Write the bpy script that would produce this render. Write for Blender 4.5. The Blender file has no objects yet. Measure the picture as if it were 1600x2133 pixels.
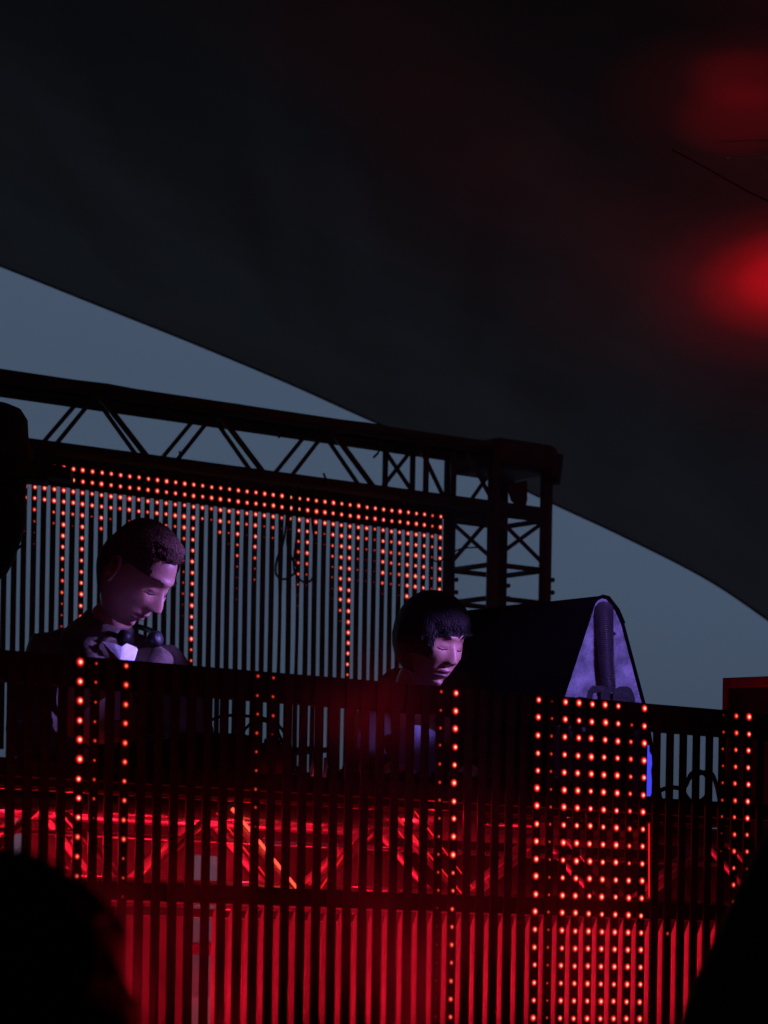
import bpy, bmesh, math, random
from mathutils import Vector, Matrix, noise
R = math.radians
rnd = random.Random(7)
sc = bpy.context.scene
COL = sc.collection

# ---------------------------------------------------------------- camera
FPX = 7138.7; CY = 2079.2; ROLL = 0.016764; EYE = 1.65; H = 2133.0
cam_d = bpy.data.cameras.new('camera'); cam = bpy.data.objects.new('camera', cam_d); COL.objects.link(cam)
cam.matrix_world = Matrix.Translation((0, 0, EYE)) @ Matrix.Rotation(R(90), 4, 'X') @ Matrix.Rotation(ROLL, 4, 'Z')
cam_d.sensor_fit = 'VERTICAL'; cam_d.sensor_height = 36.0; cam_d.sensor_width = 27.0
cam_d.lens = FPX / H * 36.0
cam_d.shift_y = (CY - H / 2) / H
cam_d.clip_start = 0.1; cam_d.clip_end = 3000
cam_d.dof.use_dof = True; cam_d.dof.focus_distance = 8.9; cam_d.dof.aperture_fstop = 8.5
sc.camera = cam

# ---------------------------------------------------------------- world: dusk
w = bpy.data.worlds.new('World'); sc.world = w; w.use_nodes = True
nt = w.node_tree; nt.nodes.clear()
sky = nt.nodes.new('ShaderNodeTexSky'); sky.sky_type = 'NISHITA'; sky.sun_disc = False
SUN_EL, SUN_ROT = R(7), R(200)
sky.sun_elevation = SUN_EL; sky.sun_rotation = SUN_ROT
sky.air_density = 1.6; sky.dust_density = 2.0; sky.ozone_density = 4.0
hs = nt.nodes.new('ShaderNodeHueSaturation'); hs.inputs['Saturation'].default_value = 0.0
tint = nt.nodes.new('ShaderNodeMix'); tint.data_type = 'RGBA'; tint.blend_type = 'MULTIPLY'
tint.inputs['Factor'].default_value = 1.0
tint.inputs[7].default_value = (0.63, 0.93, 1.49, 1)     # dusk blue of the overcast evening sky
bg = nt.nodes.new('ShaderNodeBackground'); bg.inputs['Strength'].default_value = 0.0475
out = nt.nodes.new('ShaderNodeOutputWorld')
nt.links.new(sky.outputs[0], hs.inputs['Color']); nt.links.new(hs.outputs[0], tint.inputs[6])
nt.links.new(tint.outputs[2], bg.inputs['Color']); nt.links.new(bg.outputs[0], out.inputs['Surface'])

# the last daylight: a very weak, very soft sun from the lightest part of the sky
sd = bpy.data.lights.new('sun', 'SUN'); sd.energy = 0.06; sd.angle = R(25); sd.color = (0.75, 0.85, 1.0)
so = bpy.data.objects.new('sun', sd); COL.objects.link(so)
so.rotation_euler = (R(-83), 0, R(20))     # from the bright horizon behind the stage

sc.view_settings.view_transform = 'Standard'; sc.view_settings.look = 'None'
sc.view_settings.exposure = 0; sc.view_settings.gamma = 1; sc.view_settings.use_curve_mapping = False
sc.render.engine = 'CYCLES'
sc.cycles.use_denoising = True
sc.cycles.max_bounces = 6; sc.cycles.volume_bounces = 0
sc.cycles.sample_clamp_indirect = 2.0
sc.cycles.use_light_tree = True

# ---------------------------------------------------------------- geometry helpers
CR, SR = math.cos(ROLL), math.sin(ROLL)
def uv_of(px, py):
    dx, dy = px - 800, CY - py
    return dx * CR - dy * SR, dx * SR + dy * CR
def at(px, py, Y):
    u, v = uv_of(px, py); return Vector((u * Y / FPX, Y, EYE + v * Y / FPX))
class Plane:                                   # a vertical plane running obliquely across the stage
    def __init__(s, Y0, ph):
        s.Y0, s.ph = Y0, ph; s.d = Vector((math.cos(ph), math.sin(ph), 0)); s.nb = Vector((-math.sin(ph), math.cos(ph), 0))
    def P(s, t, z, n=0):                       # t metres along, z height, n metres behind
        return Vector((0, s.Y0, 0)) + s.d * t + s.nb * n + Vector((0, 0, z))
    def tz(s, px, py, n=0):
        u, v = uv_of(px, py)
        Y0 = s.Y0 + n / math.cos(s.ph)
        Y = Y0 / (1 - math.tan(s.ph) * u / FPX)
        p = Vector((u * Y / FPX, Y, 0)) - Vector((0, s.Y0, 0))
        return p.dot(s.d), EYE + v * Y / FPX
FR = Plane(7.5166, R(35.766))                  # front of the booth
BK = Plane(13.0326, R(38.36))                  # hanging LED panel and roof truss
PITCH = 0.04
# ---------------------------------------------------------------- materials
def mat(name, col, rough=0.6, metal=0.0, var=0.0, vscale=20, bump=0.0, bscale=80, spec=0.5, emis=None, estr=0):
    m = bpy.data.materials.new(name); m.use_nodes = True; t = m.node_tree; b = t.nodes['Principled BSDF']
    b.inputs['Roughness'].default_value = rough; b.inputs['Metallic'].default_value = metal
    b.inputs['Specular IOR Level'].default_value = spec
    b.inputs['Base Color'].default_value = (*col, 1)
    tc = t.nodes.new('ShaderNodeTexCoord')
    if var:
        n = t.nodes.new('ShaderNodeTexNoise'); n.inputs['Scale'].default_value = vscale; n.inputs['Detail'].default_value = 6
        cr = t.nodes.new('ShaderNodeValToRGB')
        cr.color_ramp.elements[0].position = 0.3; cr.color_ramp.elements[1].position = 0.72
        cr.color_ramp.elements[0].color = (*[c * (1 - var) for c in col], 1)
        cr.color_ramp.elements[1].color = (*[min(1, c * (1 + var)) for c in col], 1)
        t.links.new(tc.outputs['Object'], n.inputs['Vector']); t.links.new(n.outputs[0], cr.inputs[0])
        t.links.new(cr.outputs[0], b.inputs['Base Color'])
        mr = t.nodes.new('ShaderNodeMapRange'); mr.inputs[3].default_value = max(0, rough - .12); mr.inputs[4].default_value = min(1, rough + .12)
        t.links.new(n.outputs[0], mr.inputs[0]); t.links.new(mr.outputs[0], b.inputs['Roughness'])
    if bump:
        n2 = t.nodes.new('ShaderNodeTexNoise'); n2.inputs['Scale'].default_value = bscale; n2.inputs['Detail'].default_value = 5
        bp = t.nodes.new('ShaderNodeBump'); bp.inputs['Strength'].default_value = bump; bp.inputs['Distance'].default_value = 0.01
        t.links.new(tc.outputs['Object'], n2.inputs['Vector']); t.links.new(n2.outputs[0], bp.inputs['Height'])
        t.links.new(bp.outputs[0], b.inputs['Normal'])
    if emis:
        b.inputs['Emission Color'].default_value = (*emis, 1); b.inputs['Emission Strength'].default_value = estr
    return m
M = {}
M['slat'] = mat('black_slat', (0.035, 0.026, 0.028), 0.45, 0, .35, 30, .1, spec=.2)
M['flange'] = mat('bare_aluminium', (0.55, 0.54, 0.53), 0.5, 0.2, .15, 40, .1)
M['rail'] = mat('black_rail', (0.032, 0.024, 0.026), 0.5, 0, .4, 12, .15, spec=.2)
M['steel'] = mat('truss_steel', (0.09, 0.075, 0.078), 0.5, 0.25, .25, 25, .12)
M['alu'] = mat('table_truss_aluminium', (0.55, 0.54, 0.54), 0.3, 0.85, .12, 25, .08)
M['brace'] = mat('brace_aluminium', (0.7, 0.69, 0.68), 0.38, 0.35, .12, 25, .08)
M['board'] = mat('dark_board', (0.03, 0.022, 0.024), 0.8, 0, .4, 9, .2, spec=.2)
M['drape'] = mat('black_drape', (0.075, 0.06, 0.062), 0.95, 0, .3, 14, .3, 200)
M['black'] = mat('black_plastic', (0.012, 0.012, 0.013), 0.42, 0, .3, 40, .1, spec=.2)
M['rubber'] = mat('black_rubber', (0.012, 0.011, 0.012), 0.7, spec=.2)
M['shell'] = mat('black_speaker_paint', (0.006, 0.004, 0.005), 0.9, 0, .4, 60, .4, 300, spec=.03)
M['galv'] = mat('worn_pale_side', (0.42, 0.42, 0.5), 0.6, 0, .6, 22, .8, 120)
M['conduit'] = mat('grey_conduit', (0.13, 0.11, 0.13), 0.38, 0.3, .2, 60)
M['case_edge'] = mat('red_painted_edge', (0.12, 0.03, 0.033), 0.6, 0, .2, 20, .1)
M['skin'] = mat('skin', (0.60, 0.27, 0.21), 0.45, 0, .10, 30, .08, 200)
M['lip'] = mat('lips', (0.34, 0.13, 0.13), 0.45)
M['hair'] = mat('dark_hair', (0.022, 0.014, 0.013), 0.62, 0, .6, 120, .8, 220, spec=.35)
M['hair_b'] = mat('brown_hair', (0.15, 0.075, 0.055), 0.8, 0, .6, 120, .9, 220, spec=.12)
M['jacket'] = mat('brown_jacket', (0.13, 0.09, 0.07), 0.85, 0, .35, 18, .35, 60)
M['jacket_b'] = mat('black_top', (0.018, 0.015, 0.018), 0.9, 0, .35, 18, .35, 60)
M['tee'] = mat('white_tee', (0.75, 0.75, 0.8), 0.9, 0, .06, 30, .4, 45)
M['tee_b'] = mat('pale_blue_shirt', (0.30, 0.30, 0.45), 0.9, 0, .15, 30, .4, 45)
M['crowd_cloth'] = mat('dark_cloth', (0.16, 0.145, 0.12), 0.95, 0, .3, 25, .3, 90)
M['ground'] = mat('dry_trodden_ground', (0.33, 0.32, 0.28), 0.95, 0, .5, .6, .6, 6)
M['floor'] = mat('stage_plywood', (0.06, 0.045, 0.04), 0.7, 0, .4, 3, .2)
M['wood'] = mat('phenolic_board', (0.035, 0.028, 0.026), 0.5, 0, .3, 10, .1)
M['chrome'] = mat('knob_metal', (0.7, 0.7, 0.72), 0.25, 0.9)
M['blue_glow'] = mat('blue_glow_bottle', (0.08, 0.1, 0.7), 0.25, 0, .2, 30, emis=(.06, .07, 1.0), estr=.9)  # emission stands in for blue light falling on the bottle
# canopy: grey woven fabric
cm = M['canopy'] = mat('canopy_fabric', (0.62, 0.62, 0.60), 0.92, 0, .10, 1.6, .12, 25, spec=.1)
def led_material(name, core, halo, cs, hs_):
    m = bpy.data.materials.new(name); m.use_nodes = True; t = m.node_tree; t.nodes.clear()
    uvn = t.nodes.new('ShaderNodeUVMap'); uvn.uv_map = 'UVMap'; sp = t.nodes.new('ShaderNodeSeparateXYZ')
    cr = t.nodes.new('ShaderNodeValToRGB'); e = cr.color_ramp.elements; cr.color_ramp.interpolation = 'B_SPLINE'
    e[0].position = 0; e[0].color = (*[c * cs for c in core], 1)
    e[1].position = 1; e[1].color = (0.0, 0, 0, 1)
    a = e.new(.22); a.color = (*[c * cs for c in core], 1)
    a = e.new(.42); a.color = (*[c * hs_ for c in halo], 1)  # bloom round the LED put into the emission
    a = e.new(.72); a.color = (*[c * hs_ * .38 for c in halo], 1)
    em = t.nodes.new('ShaderNodeEmission'); em.inputs['Strength'].default_value = 1
    o = t.nodes.new('ShaderNodeOutputMaterial')
    t.links.new(uvn.outputs[0], sp.inputs[0]); t.links.new(sp.outputs[0], cr.inputs[0])
    t.links.new(cr.outputs[0], em.inputs['Color']); t.links.new(em.outputs[0], o.inputs['Surface'])
    return m
M['ledB'] = led_material('red_led_bright', (1.0, .21, .12), (1, .010, .018), 5.2, 1.7)
M['ledm'] = led_material('red_led_medium', (1.0, .15, .06), (1, .010, .018), 2.8, .9)
M['leds'] = led_material('red_led_dim', (1.0, .09, .03), (1, .02, .02), 1.0, .25)
M['ledt'] = led_material('red_led_faint', (.8, .04, .03), (1, .02, .02), .35, .08)

# ---------------------------------------------------------------- object helpers
def link(name, me, m=None, parent=None):
    o = bpy.data.objects.new(name, me); COL.objects.link(o)
    if m is not None and me is not None and not me.materials: me.materials.append(m)
    if parent is not None:
        o.parent = parent
        if parent.matrix_world != Matrix.Identity(4) or any(parent.location): o.matrix_parent_inverse = PW(parent).inverted()
    return o
def PW(o):
    m = Matrix.LocRotScale(o.location, o.rotation_euler, o.scale)
    return (PW(o.parent) @ o.matrix_parent_inverse @ m) if o.parent else m
def tag(o, label=None, cat=None, group=None, kind=None):
    if label: o['label'] = label
    if cat: o['category'] = cat
    if group: o['group'] = group
    if kind: o['kind'] = kind
    return o
def thing(name, loc, label, cat, group=None):
    o = bpy.data.objects.new(name, None); COL.objects.link(o); o.location = loc; o.empty_display_size = .1
    return tag(o, label, cat, group)
class MB:
    def __init__(s): s.v = []; s.f = []; s.mi = []; s.cur = 0; s.uv = {}
    def add(s, vs, fs):
        b = len(s.v); s.v += [tuple(v) for v in vs]
        for f in fs: s.f.append([b + i for i in f]); s.mi.append(s.cur)
    def box(s, c, ax, ay, az):                 # centre and three half vectors
        c = Vector(c); vs = [c + ax * i + ay * j + az * k for k in (-1, 1) for j in (-1, 1) for i in (-1, 1)]
        s.add(vs, [(0, 2, 3, 1), (4, 5, 7, 6), (0, 1, 5, 4), (2, 6, 7, 3), (0, 4, 6, 2), (1, 3, 7, 5)])
    def tube(s, pts, r, n=8, cap=True):
        pts = [Vector(p) for p in pts]; k = len(pts); rs = r if isinstance(r, (list, tuple)) else [r] * k
        up = None; rings = []
        for i, p in enumerate(pts):
            d = (pts[min(i + 1, k - 1)] - pts[max(i - 1, 0)]).normalized()
            if up is None:
                up = Vector((0, 0, 1)) if abs(d.z) < .9 else Vector((1, 0, 0))
            x = d.cross(up).normalized(); up = x.cross(d).normalized()
            rings.append([p + (x * math.cos(a) + up * math.sin(a)) * rs[i] for a in [2 * math.pi * j / n for j in range(n)]])
        vs = [v for g in rings for v in g]; fs = []
        for i in range(k - 1):
            for j in range(n): fs.append((i * n + j, i * n + (j + 1) % n, (i + 1) * n + (j + 1) % n, (i + 1) * n + j))
        if cap: fs.append(tuple(range(n))[::-1]); fs.append(tuple((k - 1) * n + j for j in range(n)))
        s.add(vs, fs)
    def mesh(s, name, smooth=False):
        me = bpy.data.meshes.new(name); me.from_pydata(s.v, [], s.f)
        me.polygons.foreach_set('material_index', s.mi)
        if smooth: me.polygons.foreach_set('use_smooth', [True] * len(me.polygons))
        me.update(); bm = bmesh.new(); bm.from_mesh(me); bmesh.ops.recalc_face_normals(bm, faces=bm.faces); bm.to_mesh(me); bm.free()
        return me
    def build(s, name, m, parent=None, smooth=False, bevel=0):
        o = link(name, s.mesh(name, smooth), m, parent)
        if bevel:
            b = o.modifiers.new('b', 'BEVEL'); b.width = bevel; b.segments = 2; b.limit_method = 'ANGLE'
        return o
V = Vector
def curve_pts(ctrl, n=8):                      # Catmull-Rom through the control points
    c = [V(p) for p in ctrl]; c = [2 * c[0] - c[1]] + c + [2 * c[-1] - c[-2]]; o = []
    for i in range(1, len(c) - 2):
        for k in range(n):
            t = k / n; a, b, d, e = c[i - 1], c[i], c[i + 1], c[i + 2]
            o.append(.5 * ((2 * b) + (-a + d) * t + (2 * a - 5 * b + 4 * d - e) * t * t + (-a + 3 * b - 3 * d + e) * t ** 3))
    o.append(c[-2]); return o

# ================================================================= SETTING
g = MB(); g.box((0, 900, -.5), V((1500, 0, 0)), V((0, 1500, 0)), V((0, 0, .5)))
tag(g.build('ground', M['ground']), kind='structure')
FZ = 1.05                                       # stage floor height
sf = MB()
def fr_block(mb, t0, t1, n0, n1, z0, z1, pl=FR):
    mb.box(pl.P((t0 + t1) / 2, (z0 + z1) / 2, (n0 + n1) / 2), pl.d * (t1 - t0) / 2, pl.nb * (n1 - n0) / 2, V((0, 0, (z1 - z0) / 2)))
fr_block(sf, -3.5, 4.5, -.25, 9.5, FZ - .12, FZ)
tag(sf.build('stage_floor', M['floor']), kind='structure')
sb = MB(); fr_block(sb, -3.48, 4.48, -.22, -.19, .002, FZ - .121)
tag(sb.build('stage_skirt', M['board']), kind='structure')

# ---------------------------------------------------------------- canopy
edge = [(-7500, -1900), (-5200, -1300), (-3200, -620), (-1600, -40), (-850, 230), (-420, 395), (-200, 476), (0, 553), (200, 633), (400, 713), (600, 797), (780, 878), (950, 951), (1150, 1047), (1300, 1117), (1470, 1204), (1600, 1291), (1760, 1410), (1950, 1590), (2400, 2000), (3000, 2400), (3700, 2660), (4600, 2740)]
ep = curve_pts([(x, y, 0) for x, y in edge], 8)
cb = MB(); rows = []
prof = [0, .03, .08, .14, .22, .32, .45, .6, .8, 1.05, 1.35, 1.7, 2.2, 2.8, 3.6, 4.6, 6, 8, 10.5, 13.5, 17, 21, 25, 27, 27.5, 27.6]
for i, e in enumerate(ep):
    b = at(e[0], e[1], 17.0); col = []
    for D in prof:
        z = b.z + .035 * D + .10 * (1 - math.exp(-D / .4)) + .02 * math.sin(i * .35 + D * 1.3) * min(1, D) + .012 * noise.noise((i * .45, D * .5, 3)) * min(1, D)
        x = b.x * (1 + .05 * D)
        if D > 25: z = {27: z * .75, 27.5: z * .4, 27.6: .1}[D]  # unseen rear drop to the ground, added to block ambient light
        col.append((x, 17.0 - D, max(z, .05)))
    rows.append(col)
nP = len(prof)
th = .004
def canopy_sheet():
    m = MB(); vs = [p for c in rows for p in c]
    fs = [(i * nP + j, i * nP + j + 1, (i + 1) * nP + j + 1, (i + 1) * nP + j) for i in range(len(rows) - 1) for j in range(nP - 1)]
    m.add(vs, fs); return m
can = thing('canopy', V(rows[len(rows) // 2][0]), 'huge grey fabric canopy overhead, its curved edge sweeping down to the right against the sky', 'canopy')
fo = canopy_sheet().build('fabric', M['canopy'], can, smooth=True)
hm = MB(); hm.tube([V(c[0]) for c in rows], .007, 8)
hm.build('edge_hem', M['rubber'], can, smooth=True)

def wing(x, y0, y1, z1, label):  # unseen drapes added to cut ambient light on the stage
    m = MB(); n = 60; vs = []; fs = []
    for i in range(n + 1):
        y = y0 + (y1 - y0) * i / n; xx = x + .05 * math.sin(i * 1.3)
        vs += [(xx, y, FZ if y > 7 else .02), (xx + .01 * math.sin(i), y, z1)]
    for i in range(n): fs.append((2 * i, 2 * i + 1, 2 * i + 3, 2 * i + 2))
    m.add(vs, fs); o = m.build('light_block_drape', M['drape'], None, True); so_ = o.modifiers.new('s', 'SOLIDIFY'); so_.thickness = .01
    tag(o, label, 'drape')
wing(-3.4, -2.0, 11.5, 5.6, 'tall black side drape added out of frame to block light from the left')
wing(4.4, -2.0, 12.5, 4.6, 'tall black side drape added out of frame to block light from the right')
# ---------------------------------------------------------------- LEDs
def led_mesh(kind, core, halo):
    n = 12; prof_ = [(0, 1.0), (.22, .9), (.42, .65), (.72, .35), (1.0, .12)]   # radius share, height share
    vs = [(0, 0, core * .5)]; fs = []; rr = [0.0]
    for s_, h_ in prof_[1:]:
        rad = halo * s_
        for j in range(n):
            a = 2 * math.pi * j / n; vs.append((rad * math.cos(a), rad * math.sin(a), core * .5 * h_)); rr.append(s_)
    for j in range(n): fs.append((0, 1 + j, 1 + (j + 1) % n))
    for k in range(len(prof_) - 2):
        for j in range(n):
            a, b = 1 + k * n + j, 1 + k * n + (j + 1) % n; fs.append((a, a + n, b + n, b))
    me = bpy.data.meshes.new('led_' + kind); me.from_pydata(vs, [], fs)
    uv = me.uv_layers.new(name='UVMap')
    for l in me.loops: uv.data[l.index].uv = (rr[l.vertex_index], 0)
    me.materials.append(M['led' + kind[0]]); return me
LM = {}
for k, (a, b) in {'B': (.0044, .0091), 'm': (.0036, .0076), 's': (.0027, .0055), 't': (.002, .004)}.items():
    LM['f' + k] = led_mesh(k, a, b)
for k, (a, b) in {'B': (.0047, .0100), 'm': (.0039, .0080), 's': (.0035, .0062), 't': (.0027, .0044)}.items():
    LM['b' + k] = led_mesh(k, a, b)
def led_matrix(pl, t, z, n):
    m = Matrix.Identity(4)
    m.col[0][:3] = pl.d; m.col[1][:3] = (0, 0, 1); m.col[2][:3] = -pl.nb
    rot = Matrix((( pl.d.x, 0, -pl.nb.x), (pl.d.y, 0, -pl.nb.y), (0, 1, 0))).to_4x4()
    return Matrix.Translation(pl.P(t, z, n)) @ rot
# ================================================================= BOOTH FRONT
res_k = [(-6, -2.3), (0, -1.8), (3, 5.9), (11, 0), (12, 0), (24, -6.6), (30, -2.6), (32, -.9), (36, 2), (38, 2.8), (46, .6), (55, 0)]
def front_t(k):                                 # the strips are not evenly hung
    for (a, ra), (b, rb) in zip(res_k, res_k[1:]):
        if a <= k <= b: r = ra + (rb - ra) * (k - a) / (b - a); break
    return (k - 19.7297) * PITCH - r / 760.0
FH = lambda row: EYE + (17.0256 - row) * PITCH
front_leds = {0: 'BBBBBBBBBmmmssss', 1: 'sssssssst', 3: 'mmmmmmmmmmsst', 11: 'sssssssst', 12: 'ssst', 23: 's' * 12 + 't' * 7,
    24: 'B' * 10 + 'm' * 10, 30: 'B' * 19, 31: 't' + 's' * 19, 32: 'B' * 19, 33: 'B' * 19, 34: 'B' * 19, 35: 'B' * 19, 36: 'B' * 19,
    37: ' s' + 'm' * 8 + 'B' * 9, 38: 'B' * 19, 44: 'tsssssstt', 45: 'mmmmmmmmmmmm', 46: 'BBBBBBBmmss  t', 40: ' ' * 13 + 's'}
FW = .0105                                      # half width of a strip
booth = thing('dj_booth_front', FR.P(0, FZ), 'long black slatted front of the DJ booth with columns of red LEDs in the foreground', 'booth front')
T0, T1 = front_t(-6) - .03, front_t(54) + .03
TOPZ = FH(-.34)
def rail(z0, z1, n0=.006, n1=.036):
    m = MB(); fr_block(m, T0, T1, n0, n1, z0, z1); return m.build('rail', M['rail'], booth, bevel=.002)
rail(FH(1.25), TOPZ)
rail(FH(6.05), FH(5.1)); rail(FH(12.15), FH(11.2))
ZB = FZ + .02
def slat_mesh(hw, z0, z1, fin_top):
    m = MB(); m.box((0, -.002, (z0 + z1) / 2), V((hw, 0, 0)), V((0, .002, 0)), V((0, 0, (z1 - z0) / 2)))
    return m.mesh('slat')
sl_me = slat_mesh(FW, ZB, TOPZ - .004, 0)
fin = MB(); a = FH(12.2); e = .017
x = -FW
fin.add([(x, .001, ZB), (x, e, ZB), (x, e, a - .03), (x, .001, a), (x + .0015, .001, ZB), (x + .0015, e, ZB), (x + .0015, e, a - .03), (x + .0015, .001, a)],
        [(0, 1, 2, 3), (4, 7, 6, 5), (0, 4, 5, 1), (1, 5, 6, 2), (2, 6, 7, 3), (3, 7, 4, 0)])
fin_me = fin.mesh('flange'); fin_me.materials.append(M['flange']); sl_me.materials.append(M['slat'])
rotF = Matrix(((FR.d.x, FR.nb.x, 0), (FR.d.y, FR.nb.y, 0), (0, 0, 1))).to_4x4()
lr = random.Random(11)
def ledm(mw):
    return mw @ Matrix.Translation((lr.gauss(0, .0005), lr.gauss(0, .0005), 0)) @ Matrix.Scale(lr.uniform(.84, 1.12), 4)
def put(name, me, mw, parent):
    o = bpy.data.objects.new(name, me); COL.objects.link(o); o.parent = parent
    o.matrix_parent_inverse = PW(parent).inverted(); o.matrix_basis = mw; return o
for k in range(-6, 55):
    t = front_t(k); mw = Matrix.Translation(FR.P(t, 0)) @ rotF
    s = put('slat', sl_me, mw, booth)
    if k > 8: put('flange', fin_me, mw, s)
    for r_, ch in enumerate(front_leds.get(k, '')):
        if ch != ' ': put('led', LM['f' + ch], ledm(led_matrix(FR, t, FH(r_), -.0042)), s)

# ---------------------------------------------------------------- back LED panel
BH = lambda row: EYE + (46.36868 - row) * PITCH
back_t = lambda k: (k - 37.0724) * PITCH
BL = {-4: '  BBmst', -3: '  BBmstt', -2: 't BB', -1: 'm BBms', 0: 'B BBBBBBBmmmsss', 1: 'BBBBmt', 2: 'BBBBBBBBBBBBBBB', 3: 'BBBBs', 4: 'BBBBBm', 5: 'BBBBs', 6: 'BBBm', 7: 'BBBBs',
      8: 'BBBBm', 9: 'BBBms', 10: 'BBBBm', 11: 'BBBBm', 12: 'BBBBm', 13: 'BBBBBmssssstt', 14: 'BBBBBBBBBBBBBBBmms', 15: 'BBBm', 16: 'BBms', 17: 'BBBBm', 18: 'BBBmst',
      19: 'BBBBBmmsttt', 20: 'BBBmt', 21: 'BBBBBBmss', 22: 'BBBst', 23: 'BBBms', 24: 'BBmt', 25: 'BBmt', 26: 'BBBBmmmmstt', 27: 'BBBBBBmst', 28: 'BBBmt', 29: 'BBBst',
      30: 'BBBBmmsstt', 31: 'BBBBBBBBBBmt', 32: 'B' * 16 + 'mm', 33: 'BBBBmsst', 34: 'BBBmsttt', 35: 'BBmssttt', 36: 'BBBBBBBmt', 37: 'BBBmmmss', 38: 'BBBBmmmst', 39: 'BBBBBBBBB',
      40: 'BBBBBBBBBB', 41: 'BBBBBBBBBB', 42: 'mmmmsssss', 43: 'BBBBBBBBBB'}
panel = thing('led_curtain', BK.P(0, 2.5), 'hanging panel of thin vertical strips dotted with red LEDs under the roof truss', 'LED curtain')
hb = MB(); fr_block(hb, back_t(-9), back_t(43) + .02, .012, .022, BH(1.62), BH(-.55), BK)
hb.build('header_board', M['board'], panel)
zb_ = BH(25.2)
bs_variants = []
for q in range(6):
    m = MB(); zt = BH(-.5); n = 9; amp = [0, .0006, .0015, .0025, .004, .0012][q]
    vs = []; fs = []
    for i in range(n):
        z = zt + (zb_ - zt) * i / (n - 1); sx = amp * math.sin(i * 1.1 + q) * (i / n); hw = .0112 * (1 - (.35 if q == 4 and 2 < i < 6 else 0))
        vs += [(sx - hw, 0, z), (sx + hw, 0, z), (sx + hw, .003, z), (sx - hw, .003, z)]
    for i in range(n - 1):
        for j in range(4): fs.append((i * 4 + j, i * 4 + (j + 1) % 4, i * 4 + 4 + (j + 1) % 4, i * 4 + 4 + j))
    fs += [(0, 1, 2, 3), tuple(4 * (n - 1) + j for j in (3, 2, 1, 0))]
    m.add(vs, fs); me = m.mesh('slat'); me.materials.append(M['slat']); bs_variants.append(me)
rotB = Matrix(((BK.d.x, BK.nb.x, 0), (BK.d.y, BK.nb.y, 0), (0, 0, 1))).to_4x4()
warped = {24: 4, 25: 3, 26: 4, 27: 3, 10: 3, 9: 4, 42: 4, 33: 2}
dim = MB(); dim_uv = []; count = 0
for k in range(-9, 44):
    q = warped.get(k, rnd.choice([0, 1, 2, 5, 1])); t = back_t(k)
    s = put('slat', bs_variants[q], Matrix.Translation(BK.P(t + rnd.uniform(-.0008, .0008), 0)) @ rotB, panel)
    for r_, ch in enumerate(BL.get(k, '')):
        if ch == ' ': continue
        me = LM['b' + ch]; mw = ledm(led_matrix(BK, t, BH(r_), -.001))
        if ch in 'st' or count >= 299:
            dim.cur = {'s': 0, 't': 1, 'm': 2, 'B': 3}[ch]
            dim.add([mw @ v.co for v in me.vertices], [tuple(p.vertices) for p in me.polygons]); dim_uv += [me.uv_layers[0].data[l.index].uv[0] for l in me.loops]
        else: put('led', me, mw, s); count += 1
dme = bpy.data.meshes.new('faint_leds'); dme.from_pydata(dim.v, [], dim.f); dme.polygons.foreach_set('material_index', dim.mi)
ul = dme.uv_layers.new(name='UVMap')
for l in dme.loops: ul.data[l.index].uv = (dim_uv[l.index], 0)
for k in 'stmB': dme.materials.append(M['led' + k])
do = link('faint_leds', dme, None, panel); do['kind'] = 'stuff'

# ---------------------------------------------------------------- roof truss
SZ = .25; CRD = .0245
tt, z_top = BK.tz(250, 819); _, z_bot = BK.tz(250, 952)
TT0 = back_t(-14); TR, _ = BK.tz(1137, 1100)
truss = thing('roof_truss', BK.P(0, z_bot), 'long box truss crossing above the LED curtain, dark steel with zigzag bracing', 'truss')
for z in (z_top, z_bot):
    for n in (0.0, SZ):
        m = MB(); m.tube([BK.P(TT0, z, n), BK.P(TR - (.02 if n == 0 else .02), z, n)], CRD, 12); m.build('chord', M['steel'], truss, True)
def bar(pl, px0, px1, n, z0, z1, r=.0085, parent=truss):
    # positions along the truss read at the front face (n=0)
    yref = 950
    a = pl.tz(px0, yref, n)[0]; b = pl.tz(px1, yref, n)[0]
    m = MB(); m.tube([pl.P(a, z0, n), pl.P(b, z1, n)], r, 8); return m.build('brace', M['steel'], parent, True)
m = MB(); m.tube([BK.P(TT0 + i * .2, z_top + .012 + .004 * math.sin(i * 2.1), .11 + .01 * math.sin(i)) for i in range(int((TR - TT0) / .2) + 1)], .034, 10); m.build('cable_bundle', M['rubber'], truss, True)
zt_, zb2 = z_top - CRD * .6, z_bot + CRD * .6
P1 = BK.tz(692, 950)[0] - BK.tz(457, 950)[0]
def tbar(t0, t1, n, z0, z1, r=.0085):
    m = MB(); m.tube([BK.P(t0, z0, n), BK.P(t1, z1, n)], r, 8); m.build('brace', M['steel'], truss, True)
fd0 = BK.tz(452, 890, 0)[0]; fd1 = BK.tz(548, 990, 0)[0]; fu0 = BK.tz(607, 995, 0)[0]; fu1 = BK.tz(684, 918, 0)[0]
rd0 = BK.tz(456, 900, SZ)[0]; rd1 = BK.tz(542, 990, SZ)[0]; ru0 = BK.tz(553, 990, SZ)[0]; ru1 = BK.tz(632, 912, SZ)[0]
for q in range(-3, 2):
    s = q * P1
    tbar(fd0 + s, fd1 + s, 0, zt_, zb2, .011); tbar(rd0 + s, rd1 + s, SZ, zt_, zb2)
    if q < 1: tbar(fu0 + s, fu1 + s, 0, zb2, zt_)
    tbar(ru0 + s, ru1 + s, SZ, zb2, zt_)
for px in (803, 860): bar(BK, px, px, SZ, zb2, zt_, .0115)
for px in (888, 945): bar(BK, px, px, 0, zb2, zt_, .0115)
bar(BK, 800, 880, SZ, zt_, zb2); bar(BK, 868, 925, 0, zt_, zb2); bar(BK, 968, 1030, 0, zt_, zb2); bar(BK, 967, 1032, SZ, zb2, zt_)
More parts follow.
